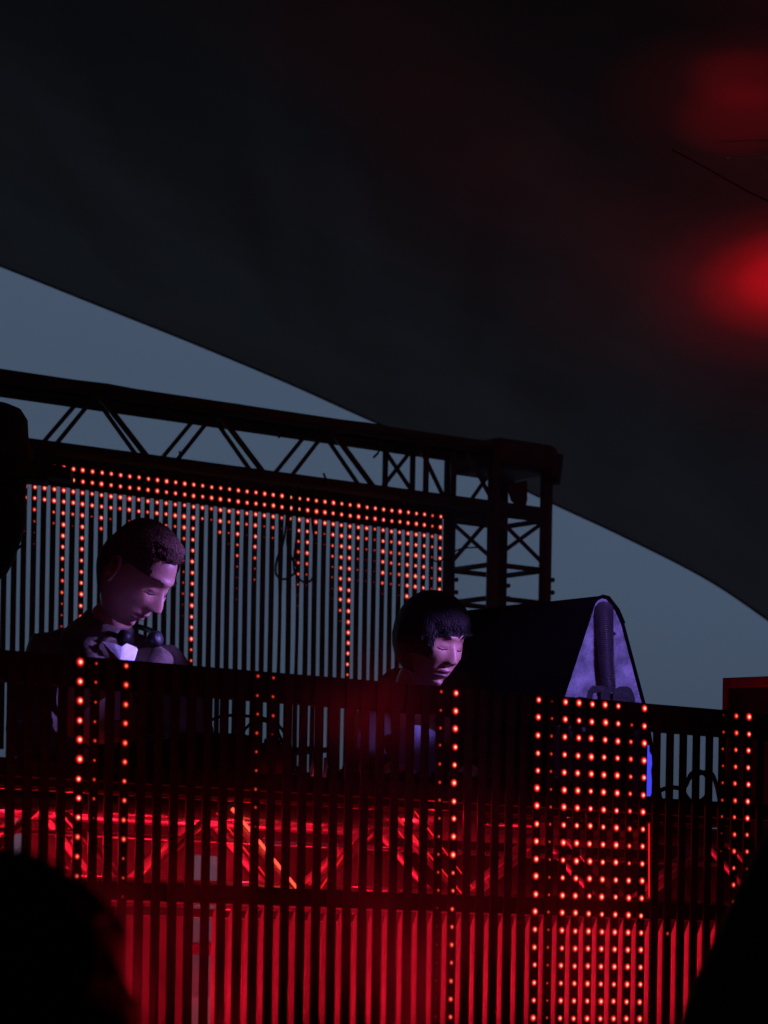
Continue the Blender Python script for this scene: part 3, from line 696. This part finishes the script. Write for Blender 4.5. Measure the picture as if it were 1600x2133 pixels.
def person(label, group, hc, yaw, pitch, roll, size, face, hairfn, hair_m, strands, thick, length, body, skin_edges, cloth, cloth_m, lean=V((0, 0, 0)), brow=True, z0=FZ, lump=.22):
    root = thing('person', V((body[0][0].x, body[0][0].y, z0)), label, 'person', group)
    mw = Matrix.Translation(hc) @ Matrix.Rotation(R(180) + yaw, 4, 'Z') @ Matrix.Rotation(roll, 4, 'Y') @ Matrix.Rotation(-pitch, 4, 'X') @ Matrix.Scale(size, 4)
    P, F_, nu, nv = head_surface(face=face)
    m = MB(); m.add([mw @ V(p) for p in P], F_); add_ear(m, 1, mw); add_ear(m, -1, mw)
    me_s = skinned('body', body, skin_edges, None, None)
    base = len(m.v); m.add([v.co.copy() for v in me_s.vertices], [tuple(p.vertices) for p in me_s.polygons])
    for fi, f in enumerate(m.f):                       # lips are a second material of the same mesh
        if f[0] < len(P) and max(f) < len(P):
            p = P[f[0]]
            if p[1] > .06 and abs(p[0]) < .021 and -.079 < p[2] < -.056: m.mi[fi] = 1
    bo_ = m.build('body', M['skin'], root, True); bo_.data.materials.append(M['lip'])
    hair_mesh(mw, hairfn, strands, 5, thick, length, face, lean, lump).build('hair', hair_m, root, True)
    if brow:
        b = MB(); rr = random.Random(3)
        for sx in (-1, 1):
            for i in range(90):
                u = rr.random(); x = sx * (.014 + .032 * u); z = .031 + .006 * math.sin(u * 2.4) + rr.uniform(-.0022, .0022)
                y = .0955 * math.sqrt(max(0, 1 - (x / .079) ** 2 - (z / .13) ** 2)) + .0035
                p = V((x, y + .001, z)); q = p + V((sx * .006, .0012, .0012 - .003 * u)); sd_ = V((0, .0003, .0009))
                b.add([mw @ (p - sd_), mw @ (p + sd_), mw @ (q + sd_ * .4), mw @ (q - sd_ * .4)], [(0, 1, 2, 3)])
            # lashes
            pts = []
            for i in range(9):
                x = sx * (.019 + .024 * i / 8); z = .0012 - .0035 * math.sin(math.pi * i / 8)
                y = .0955 * math.sqrt(max(0, 1 - (x / .079) ** 2 - (z / .13) ** 2)) - .0015
                pts.append(mw @ V((x, y, z)))
            b.tube(pts, .0013, 5)
        b.build('eyebrows', M['hair'], root)
    for nm, nodes, edges, cm_ in cloth:
        me = skinned(nm, nodes, edges, None, None)
        for v in me.vertices:
            v.co += v.normal * (.006 * noise.noise(v.co * 14) + .0035 * noise.noise(v.co * 34 + V((0, 0, v.co.z * 20))))
        link(nm, me, cm_, root)
    return root, mw
def smooth(a, b, x):
    t = max(0, min(1, (x - a) / (b - a))); return t * t * (3 - 2 * t)

def tee_front():
    out_ = [(212, 1336), (238, 1340), (254, 1347), (264, 1340), (284, 1348), (277, 1372), (268, 1400), (262, 1500), (232, 1500), (236, 1400), (228, 1366)]
    m = MB(); f = [at(x, y, 7.86 + .0006 * abs(x - 250) - .0002 * (y - 1338)) for x, y in out_]; b = [p + V((0, .05, 0)) for p in f]; n = len(f)
    c_ = at(250, 1375, 7.845); m.add(f + b + [c_], [(i, (i + 1) % n, 2 * n) for i in range(n)] + [(i, (i + 1) % n, n + (i + 1) % n, n + i) for i in range(n)] + [tuple(range(n, 2 * n))])
    m.build('t_shirt', M['tee'], p1)
# --- man on the left: brown jacket, white tee, short hair swept up at the front
Y1 = 8.12
hc1 = at(281, 1194, 8.0)
def torso(sr, sl, neck, hc_, hip_c, handr, handl, elbr, elbl, k=1.0):
    chest = (sr + sl) / 2 + V((0, 0, -.13))
    nodes = [(hip_c, .13 * k), (hip_c.lerp(chest, .5), .125 * k), (chest, .135 * k), (neck, .062), (hc_.lerp(neck, .45), .056),
             (sr, .062 * k), (elbr, .045), (handr, .028), (sl, .062 * k), (elbl, .045), (handl, .028)]
    edges = [(0, 1), (1, 2), (2, 3), (3, 4), (2, 5), (5, 6), (6, 7), (2, 8), (8, 9), (9, 10)]
    for sx in (-1, 1):                                   # legs and shoes down to the stage floor
        a = len(nodes); hx = FR.d * .1 * sx
        nodes += [(hip_c + hx + V((0, 0, -.1)), .095), (hip_c.lerp(V((hip_c.x, hip_c.y, FZ)), .5) + hx * 1.3, .065), (V((hip_c.x, hip_c.y, FZ + .08)) + hx * 1.4, .042), (V((hip_c.x, hip_c.y, FZ + .036)) + hx * 1.5 - FR.nb * .15, .034)]
        edges += [(0, a), (a, a + 1), (a + 1, a + 2), (a + 2, a + 3)]
    return nodes, edges
def inflate(nodes, edges, d, drop=(3, 4, 7, 10)):
    keep = [i for i in range(len(nodes)) if i not in drop]; mp = {o: n for n, o in enumerate(keep)}
    return [(nodes[i][0], nodes[i][1] + d) for i in keep], [(mp[a], mp[b]) for a, b in edges if a in mp and b in mp]
sr = at(95, 1385, 8.2); sl = at(352, 1400, 8.1); neck = at(212, 1325, 8.14)
elr, ell = at(60, 1560, 8.0), at(400, 1560, 7.98); hr, hl = at(240, 1600, 7.86), at(440, 1590, 7.86)
hip = V(((sr.x + sl.x) / 2, 8.42, FZ + .98))
nd, ed = torso(sr, sl, neck, hc1, hip, hr, hl, elr, ell, .92)
hand_chain(hr, V((.55, -.2, -.25)), V((0, 0, 1)), 1, nd, ed, 7); hand_chain(hl, V((.4, -.3, -.25)), V((0, 0, 1)), -1, nd, ed, 10)
# jacket: trunk and sleeves a little larger than the body, humped upper back
jn = [(hip, .145), (hip.lerp((sr + sl) / 2, .5), .15), ((sr + sl) / 2 + V((0, .03, -.10)), .15), (sr + V((0, 0, .0)), .096), (elr, .062), (hr.lerp(elr, .25), .046),
      (sl + V((0, 0, -.005)), .080), (ell, .060), (hl.lerp(ell, .25), .046), (at(190, 1345, 8.2), .105), (at(234, 1300, 8.04), .082)]
je = [(0, 1), (1, 2), (2, 3), (3, 4), (4, 5), (2, 6), (6, 7), (7, 8), (2, 9), (9, 10)]
tn = [(at(245, 1470, 8.02), .10), (at(247, 1410, 8.0), .085), (at(248, 1368, 8.02), .05)]
te = [(0, 1), (1, 2)]
def hairA(x, y, z):
    h = smooth(.076, .098, z) if y > .03 else (smooth(-.095, -.06, z) if y < -.03 else smooth(-.012, .008, z + (y + .03) * -.75))
    if y > .03 and abs(x) > .046: h = max(h, smooth(.03, .06, z))
    top = .45 + .55 * smooth(.05, .1, z) + (.75 * smooth(.02, .06, y) * smooth(.07, .09, z) if y > 0 else 0)
    return h * top
p1, mw1 = person('man at the left bent over the decks, brown jacket, white t-shirt, short swept hair', 'two men behind the booth', hc1, R(58), R(38), R(0), 1.0, 'a', hairA, M['hair_b'], 5200, .011, .015,
       nd, ed, [('jacket', jn, je, M['jacket']), ], M['jacket'], lean=V((0, .004, .004)))
tee_front()
# jacket lapels/collar as two folded bands either side of the open neck
def lapel(pts_px, Y, wdt, name='collar'):
    a = [at(x, y, Yq) for x, y, Yq in pts_px]; m = MB(); c = curve_pts(a, 6); n = len(c)
    vs = []; fs = []
    for i, p in enumerate(c):
        f = wdt * math.sin(math.pi * (.15 + .7 * i / (n - 1)))
        vs += [p, p + V((f, -.012, -f * .35)), p + V((f, .0, -f * .35 - .003)), p + V((0, .012, -.003))]
    for i in range(n - 1):
        for j in range(4): fs.append((i * 4 + j, i * 4 + (j + 1) % 4, i * 4 + 4 + (j + 1) % 4, i * 4 + 4 + j))
    m.add(vs, fs); m.build(name, M['jacket'], p1, True)
lapel([(300, 1330, 8.02), (315, 1352, 7.98), (300, 1385, 7.95), (282, 1430, 7.94)], 8, .055)
lapel([(205, 1335, 8.06), (215, 1362, 8.0), (232, 1395, 7.96), (250, 1430, 7.95)], 8, -.05)
# headphones round his neck
hp = thing('headphones', at(290, 1335, 7.95), 'black headphones worn round the neck of the man in the brown jacket', 'headphones')
def torus_arc(c, ax, bx, r1, r, a0, a1, n=24):
    return [c + (ax * math.cos(a0 + (a1 - a0) * i / n) + bx * math.sin(a0 + (a1 - a0) * i / n)) * r1 for i in range(n + 1)]
m = MB(); cc = at(280, 1325, 8.06); m.tube(curve_pts([at(256, 1330, 7.96), at(236, 1322, 8.02), at(205, 1312, 8.16), at(250, 1300, 8.28), at(310, 1312, 8.16), at(326, 1330, 7.99)], 6), .007, 8); m.build('headband', M['black'], hp, True)
for px, py, tilt in ((262, 1330, -.9), (322, 1332, 1.1)):
    cu = MB(); p = at(px, py, 7.96); ax = V((tilt, -.8, .15)).normalized(); cu.tube([p - ax * .012, p - ax * .006, p + ax * .012, p + ax * .016], [.014, .019, .019, .013], 20); cu.build('ear_cup', M['black'], hp, True)
    rg = MB(); u = ax.cross(V((0, 0, 1))).normalized(); v_ = ax.cross(u); rg.tube(torus_arc(p + ax * .014, u, v_, .010, .002, 0, 2 * math.pi), .0012, 6); rg.build('trim_ring', M['black'], hp, True)

# --- dark-haired man on the right
hc2 = at(897, 1338, 8.62)
sr2 = at(785, 1500, 8.8); sl2 = at(985, 1505, 8.75); neck2 = at(865, 1430, 8.74)
elr2, ell2 = at(760, 1600, 8.6), at(1010, 1610, 8.55); hr2, hl2 = at(850, 1620, 8.4), at(960, 1625, 8.36)
hip2 = V(((sr2.x + sl2.x) / 2, 8.95, FZ + .93))
nd2, ed2 = torso(sr2, sl2, neck2, hc2, hip2, hr2, hl2, elr2, ell2, .9)
hand_chain(hr2, V((.3, -.5, -.2)), V((0, 0, 1)), 1, nd2, ed2, 7); hand_chain(hl2, V((.2, -.5, -.2)), V((0, 0, 1)), -1, nd2, ed2, 10)
jn2 = [(hip2, .14), (hip2.lerp((sr2 + sl2) / 2, .5), .135), ((sr2 + sl2) / 2 + V((0, .05, -.08)), .125), (sr2, .078), (elr2, .058), (hr2.lerp(elr2, .3), .045), (sl2, .078), (ell2, .058), (hl2.lerp(ell2, .3), .045), (at(835, 1445, 8.82), .085), (at(852, 1400, 8.76), .060)]
je2 = [(0, 1), (1, 2), (2, 3), (3, 4), (4, 5), (2, 6), (6, 7), (7, 8), (2, 9), (9, 10)]
tn2 = [(at(866, 1640, 8.66), .078), (at(868, 1560, 8.64), .078), (at(868, 1510, 8.66), .06)]
def hairB(x, y, z):
    if y > .02:
        lim = .034 - .10 * x + .004 * math.sin(x * 160); h = smooth(lim, lim + .034, z)
        if abs(x) > .050: h = max(h, smooth(-.03, -.01, z))
    else: h = smooth(-.085, -.06, z)
    return h * (.75 + .35 * smooth(-.02, .08, z))
p2, mw2 = person('dark-haired man in black looking down at the mixer, thick fringe over his forehead', 'two men behind the booth', hc2, R(42), R(17), R(0), .93, 'b', hairB, M['hair'], 7500, .021, .020,
       nd2, ed2, [('jacket', jn2, je2, M['jacket_b']), ('shirt', tn2, [(0, 1), (1, 2)], M['tee_b'])], M['jacket_b'])

# --- crowd: blurred head at lower left
hcL = at(0, 2165, 2.55)
bodyL = [(V((-.80, 2.75, 1.2)), .19), (V((hcL.x - .02, 2.6, 1.42)), .12), (V((hcL.x, 2.57, 1.5)), .06), (V((hcL.x, 2.56, 1.56)), .058)]
c = V((hcL.x, 2.6, 0))
bodyL = [(c + V((0, .02, .95)), .14), (c + V((0, 0, 1.2)), .15), (c + V((0, 0, 1.40)), .10), (c + V((0, -.01, 1.50)), .058), (hcL + V((0, 0, -.05)), .056),
         (c + V((-.18, 0, 1.38)), .07), (c + V((-.24, -.02, 1.1)), .05), (c + V((-.22, -.15, .9)), .035), (c + V((.18, 0, 1.38)), .07), (c + V((.24, -.02, 1.1)), .05), (c + V((.2, -.15, .9)), .035),
         (c + V((-.09, .02, .85)), .09), (c + V((-.1, 0, .5)), .065), (c + V((-.1, .02, .08)), .045), (c + V((.09, .02, .85)), .09), (c + V((.1, 0, .5)), .065), (c + V((.1, .02, .08)), .045), (c + V((-.1, .14, .04)), .036), (c + V((.1, .14, .04)), .036)]
edL = [(0, 1), (1, 2), (2, 3), (3, 4), (2, 5), (5, 6), (6, 7), (2, 8), (8, 9), (9, 10), (0, 11), (11, 12), (12, 13), (0, 14), (14, 15), (15, 16), (13, 17), (16, 18)]
cl = [(p, r + .014) for p, r in bodyL]
def hairC(x, y, z): return smooth(-.09, -.06, z) if y < .05 else smooth(.03, .05, z)
sv = thing
root3, _ = person('spectator seen from behind as a black out-of-focus head in the lower left corner', 'spectators in front of the stage', hcL, R(180), R(0), 0, 1.0, 'a', hairC, M['hair'], 2600, .022, .035,
       bodyL, edL, [('coat', [cl[i] for i in (0, 1, 2, 5, 6, 8, 9)], [(0, 1), (1, 2), (2, 3), (3, 4), (2, 5), (5, 6)], M['crowd_cloth'])], M['crowd_cloth'], brow=False, z0=0, lump=.5)
# --- crowd: raised dark sleeve at the right edge
rt = thing('person', V((.36, 4.2, 0)), 'spectator at the right edge raising one arm in a dark sleeve, out of focus', 'person', 'spectators in front of the stage')
YA = 4.0
sh = at(1505, 2330, YA); el = at(1560, 2050, YA); wr = at(1745, 1620, YA)
nb_ = [(sh + V((.2, .05, -.55)), .15), (sh + V((.18, .03, -.25)), .15), (sh + V((.16, .02, -.03)), .09), (sh + V((.17, 0, .08)), .055), (sh, .062), (el, .046), (wr, .032), (sh + V((.36, .02, -.05)), .065), (sh + V((.42, 0, -.35)), .045), (sh + V((.4, .1, -.6)), .033),
       (sh + V((.17, 0, .2)), .085), (V((sh.x + .12, YA + .05, .8)), .09), (V((sh.x + .12, YA + .05, .45)), .065), (V((sh.x + .12, YA + .05, .06)), .045), (V((sh.x + .3, YA + .05, .8)), .09), (V((sh.x + .3, YA + .05, .45)), .065), (V((sh.x + .3, YA + .05, .06)), .045)]
eb_ = [(0, 1), (1, 2), (2, 3), (2, 4), (4, 5), (5, 6), (2, 7), (7, 8), (8, 9), (3, 10), (0, 11), (11, 12), (12, 13), (0, 14), (14, 15), (15, 16)]
hand_chain(wr, V((.3, 0, 1)), V((0, -1, 0)), 1, nb_, eb_, 6)
me = skinned('body', nb_, eb_, None, None); link('body', me, M['skin'], rt)
me = skinned('coat', [(nb_[0][0], .17), (nb_[1][0], .165), (nb_[2][0], .11), (sh, .085), (sh.lerp(el, .55), .078), (el, .068), (el.lerp(wr, .5), .058), (wr + V((0, 0, .01)), .046), (nb_[7][0], .085), (nb_[8][0], .06)],
             [(0, 1), (1, 2), (2, 3), (3, 4), (4, 5), (5, 6), (6, 7), (2, 8), (8, 9)], None, None)
for v in me.vertices: v.co += v.normal * (.007 * noise.noise(v.co * 9))
link('coat', me, M['crowd_cloth'], rt)

# ---------------------------------------------------------------- lamps of the place and added fills
def lamp_light(name, typ, loc, col, energy, size=.05, aim=None, cone=60, blend=.8):
    l = bpy.data.lights.new(name, typ); l.color = col; l.energy = energy
    if typ == 'AREA': l.shape = 'DISK'; l.size = size
    else: l.shadow_soft_size = size
    if typ == 'SPOT': l.spot_size = R(cone); l.spot_blend = blend
    o = bpy.data.objects.new(name, l); COL.objects.link(o); o.location = loc
    if aim is not None: o.rotation_euler = (V(aim) - V(loc)).to_track_quat('-Z', 'Y').to_euler()
    return o
RED = (1.0, .008, .032); VIO = (.33, .22, 1.0); MAG = (.75, .14, .75)
HAZE = .005
hz = MB(); hz.box((0, 7.5, 9), V((16, 0, 0)), V((0, 24, 0)), V((0, 0, 10.2)))
ho = hz.build('haze', None); hm_ = bpy.data.materials.new('haze'); hm_.use_nodes = True; _n = hm_.node_tree; _n.nodes.clear()
_v = _n.nodes.new('ShaderNodeVolumePrincipled'); _v.inputs['Density'].default_value = HAZE; _v.inputs['Color'].default_value = (.85, .85, .87, 1); _v.inputs['Anisotropy'].default_value = .3
_o2 = _n.nodes.new('ShaderNodeOutputMaterial'); _n.links.new(_v.outputs[0], _o2.inputs['Volume']); ho.data.materials.append(hm_); ho['kind'] = 'stuff'
def par_can(loc, aim, label, energy, cone=110, col=RED, blend=.7, size=.05, body=True):
    loc = V(loc); d = (V(aim) - loc).normalized()
    if body:
        c = thing('stage_light', loc, label, 'stage light', 'stage lights')
        m = MB(); m.tube([loc - d * .13, loc - d * .12, loc - d * .09, loc - d * .004], [.03, .05, .06, .062], 20, cap=False); m.tube([loc - d * .13, loc - d * .129], .03, 20); m.build('housing', M['black'], c, True)
        m = MB(); up = V((0, 0, 1)); s_ = d.cross(up).normalized() if abs(d.z) < .95 else V((1, 0, 0)); u2 = s_.cross(d).normalized()
        m.tube([loc - d * .05 + s_ * .062, loc - d * .05 + s_ * .075, loc - d * .05 + s_ * .075 - u2 * .09, loc - d * .05 - s_ * .075 - u2 * .09, loc - d * .05 - s_ * .075, loc - d * .05 - s_ * .062], .005, 6); m.build('yoke', M['black'], c)
    return lamp_light('lamp', 'SPOT', loc, col, energy, size, aim, cone, blend)
# red floor lamps inside the booth, between slats and drape
lb = thing('lamp_bar', FR.P(0, FZ, .24), 'low metal bar carrying the red lamps behind the booth front', 'lamp bar')
m = MB(); m.tube([FR.P(T0 + .1, FZ + .24, .26), FR.P(T1 - .3, FZ + .24, .26)], .02, 10); m.build('bar', M['steel'], lb, True)
for t in (T0 + .2, 0, T1 - .4):
    m = MB(); m.tube([FR.P(t, FZ + .001, .26), FR.P(t, FZ + .219, .26)], .02, 10); m.build('foot', M['steel'], lb, True)
for i, (px, E_) in enumerate(((180, 5), (330, 9), (640, 14), (870, 11), (1090, 11), (1290, 7), (1480, 4.5))):
    t = FR.tz(px, 2000, .2)[0]; a = FR.P(t - .12, FZ + .40, .22)
    par_can(a, a + V((0, 0, 1)) + FR.d * .35, 'red floor lamp behind the booth front, number %s from the left' % ('one two three four five six seven'.split()[i]), E_, 120)
# red lamps inside the table truss
for i, (px, py, E_, *nn) in enumerate(((-40, 1690, 3.0), (150, 1690, 1.1), (500, 1735, .8), (760, 1720, .4), (910, 1700, .3, .055), (1180, 1700, .3, .055))):
    nn = nn[0] if nn else .26; t, z = FR.tz(px, py, nn); lamp_light('truss_lamp', 'POINT', FR.P(t, z - (.05 if nn > .1 else 0), nn), RED, E_, .012)
# red wash on the roof truss and people, from the stage wings
par_can((-2.2, 8.4, 1.5), (0.2, 12.6, 3.1), 'red stage light low on the left wing', 7, 38)
par_can((2.6, 9.0, 1.4), (0.4, 12.9, 3.0), 'red stage light low on the right wing', 3.5, 38)
par_can((-.35, 9.6, 1.35), (-.45, 12.3, 2.5), 'added red fill light behind the performers, reddening the smoke before the LED curtain', 4, 30)  # added so the mist before the curtain turns red
# violet spotlights from the right
par_can((3.1, 8.35, 3.3), at(340, 1252, 7.95), 'violet spotlight high at the right aimed at the face of the left man', 1300, 5.2, VIO, .5, .03)
par_can((2.2, 6.2, 3.6), at(255, 1362, 7.95), 'violet spotlight high at the front right aimed at the white t-shirt', 900, 3.9, VIO, .5, .03)
par_can((3.3, 7.3, 3.6), at(950, 1390, 8.5), 'violet spotlight high at the right aimed at the dark-haired man', 1250, 4.6, VIO, .5, .03)
par_can((1.9, 4.6, 3.5), at(1262, 1340, 8.7), 'violet spotlight high at the right aimed at the wedge cabinet', 560, 5.6, VIO, .5, .03)
par_can((2.6, 5.0, 3.9), at(500, 1520, 8.2), 'weak violet fill added over the booth from the front right', 20, 24, VIO, 1, .05)  # violet fill added to lift the jackets behind the slats
# red fill added from the front to lift the dark booth
par_can((-1.9, 1.2, 4.2), (0, 8.6, 2.2), 'added red fill light in front of the stage, lifting the blacks', 15, 60)
# red uplights whose beams pool on the canopy at the right
from mathutils.bvhtree import BVHTree
bv = BVHTree.FromPolygons([V(p) for c in rows for p in c], [(i * nP + j, i * nP + j + 1, (i + 1) * nP + j + 1, (i + 1) * nP + j) for i in range(len(rows) - 1) for j in range(nP - 1)])
def canopy_hit(px, py):
    e_ = V((0, 0, EYE)); return bv.ray_cast(e_, (at(px, py, 10) - e_).normalized())[0]
for px, py, E_, cone, wd_, dY in ((1548, 165, 200, 3.0, 'upper small', 9), (1540, 245, 230, 3.4, 'upper second', 9), (1535, 215, 75, 7, 'upper wide', 9), (1655, 585, 2600, 2.8, 'lower bright', 8), (1655, 585, 1900, 4.6, 'lower second', 8), (1655, 588, 480, 7, 'lower third', 8), (1650, 590, 80, 12, 'lower wide', 8), (1640, 590, 20, 18, 'lower faint', 6), (1110, 395, 24, 5.5, 'faint left', 8), (960, 260, 22, 6, 'faint middle', 8), (760, 100, 14, 7, 'faint far left', 7)):
    h = canopy_hit(px, py); par_can((h.x + .3, max(4.2, h.y - dY), 1.1), h, 'red uplight throwing the %s pool of light on the canopy' % wd_, E_, cone, (1, .004, .012), 1, .02)
# cords hanging just under the canopy
for pts, r, mm, lb_ in (([(1400, 312), (1450, 338), (1510, 372), (1570, 405), (1640, 436)], .0028, 'steel', 'dark cord sagging under the canopy between the two red pools of light'),
                    ([(1515, 328), (1560, 326), (1600, 327), (1660, 326)], .003, 'chrome', 'thin pale wire under the canopy catching red light')):
    e_ = V((0, 0, EYE)); cc_ = [canopy_hit(*p) for p in pts]; cc_ = [e_ + (p - e_) * .97 for p in cc_]
    cable('suspension_wire', cc_, r, lb_, 'cord', mm)
a = at(1290, 2290, 4.3); par_can(a, at(1530, 1930, 4.0), 'added red rim light for the raised arm at the right', 1.6, 60)  # added rim light along the sleeve edge
a = at(480, 2300, 2.66); par_can(a, at(240, 1980, 2.6), 'added red rim light for the spectator head at the left', 2.5, 60)  # added rim light along the near head
for i, px in enumerate((140, 520, 900, 1280)):  # added fills that redden the slat faces and smoke
    t = FR.tz(px, 2000, -.2)[0]; a = FR.P(t, FZ + .36, -.17)
    par_can(a, a + V((0, 0, 1)) + FR.nb * .16, 'added red fill at the foot of the slats outside, number %s from the left' % ('one two three four'.split()[i]), 7, 50)
lamp_light('stand_fill', 'POINT', FR.P(FR.tz(668, 1600, .06)[0], TZ + .05, .075), RED, .06, .01)  # red fill added for glints on the laptop stand
# drifting smoke lit red
def smoke(ctr, rad, dens, label):
    me = bpy.data.meshes.new('smoke'); bm = bmesh.new(); bmesh.ops.create_icosphere(bm, subdivisions=3, radius=1)
    for v in bm.verts: v.co = V((v.co.x * rad[0], v.co.y * rad[1], v.co.z * rad[2]))
    bm.to_mesh(me); bm.free(); mt = bpy.data.materials.new('smoke'); mt.use_nodes = True; t = mt.node_tree; t.nodes.clear()
    tc = t.nodes.new('ShaderNodeTexCoord'); sc_ = t.nodes.new('ShaderNodeVectorMath'); sc_.operation = 'DIVIDE'; sc_.inputs[1].default_value = rad
    ln = t.nodes.new('ShaderNodeVectorMath'); ln.operation = 'LENGTH'; mr = t.nodes.new('ShaderNodeMapRange'); mr.interpolation_type = 'SMOOTHSTEP'
    mr.inputs[1].default_value = 1; mr.inputs[2].default_value = .1; mr.inputs[3].default_value = 0; mr.inputs[4].default_value = 1
    nz = t.nodes.new('ShaderNodeTexNoise'); nz.inputs['Scale'].default_value = 5; nz.inputs['Detail'].default_value = 3; m2 = t.nodes.new('ShaderNodeMapRange'); m2.inputs[1].default_value = .35; m2.inputs[2].default_value = .7
    ml = t.nodes.new('ShaderNodeMath'); ml.operation = 'MULTIPLY'; ml2 = t.nodes.new('ShaderNodeMath'); ml2.operation = 'MULTIPLY'; ml2.inputs[1].default_value = dens
    vp = t.nodes.new('ShaderNodeVolumePrincipled'); vp.inputs['Color'].default_value = (.9, .9, .9, 1); o = t.nodes.new('ShaderNodeOutputMaterial'); L = t.links.new
    L(tc.outputs['Object'], sc_.inputs[0]); L(sc_.outputs[0], ln.inputs[0]); L(ln.outputs['Value'], mr.inputs[0]); L(tc.outputs['Object'], nz.inputs['Vector']); L(nz.outputs[0], m2.inputs[0])
    L(mr.outputs[0], ml.inputs[0]); L(m2.outputs[0], ml.inputs[1]); L(ml.outputs[0], ml2.inputs[0]); L(ml2.outputs[0], vp.inputs['Density']); L(vp.outputs[0], o.inputs['Volume'])
    so2 = link('smoke', me, mt); so2.location = ctr; so2['kind'] = 'stuff'; so2['label'] = label
smoke(at(520, 1240, 11.0), (1.5, .5, .55), .42, 'faint red smoke drifting before the LED curtain')
smoke(at(620, 2060, 7.5), (1.35, .65, .62), 1.1, 'red smoke hanging round the lower half of the booth')
smoke(at(790, 1455, 7.1), (.26, .12, .16), 3.4, 'thin red smoke drifting in front of the booth rail')
smoke(at(215, 1990, 5.6), (.20, .12, .19), 6.0, 'thin red smoke beside the head in the lower left corner')
a = at(800, 2350, 6.6); par_can(a, at(790, 1455, 7.1), 'red footlight below the front of the booth, right', 16, 14)
a = at(330, 2420, 5.5); par_can(a, at(215, 1990, 5.6), 'red footlight below the front of the booth, left', 13, 30)
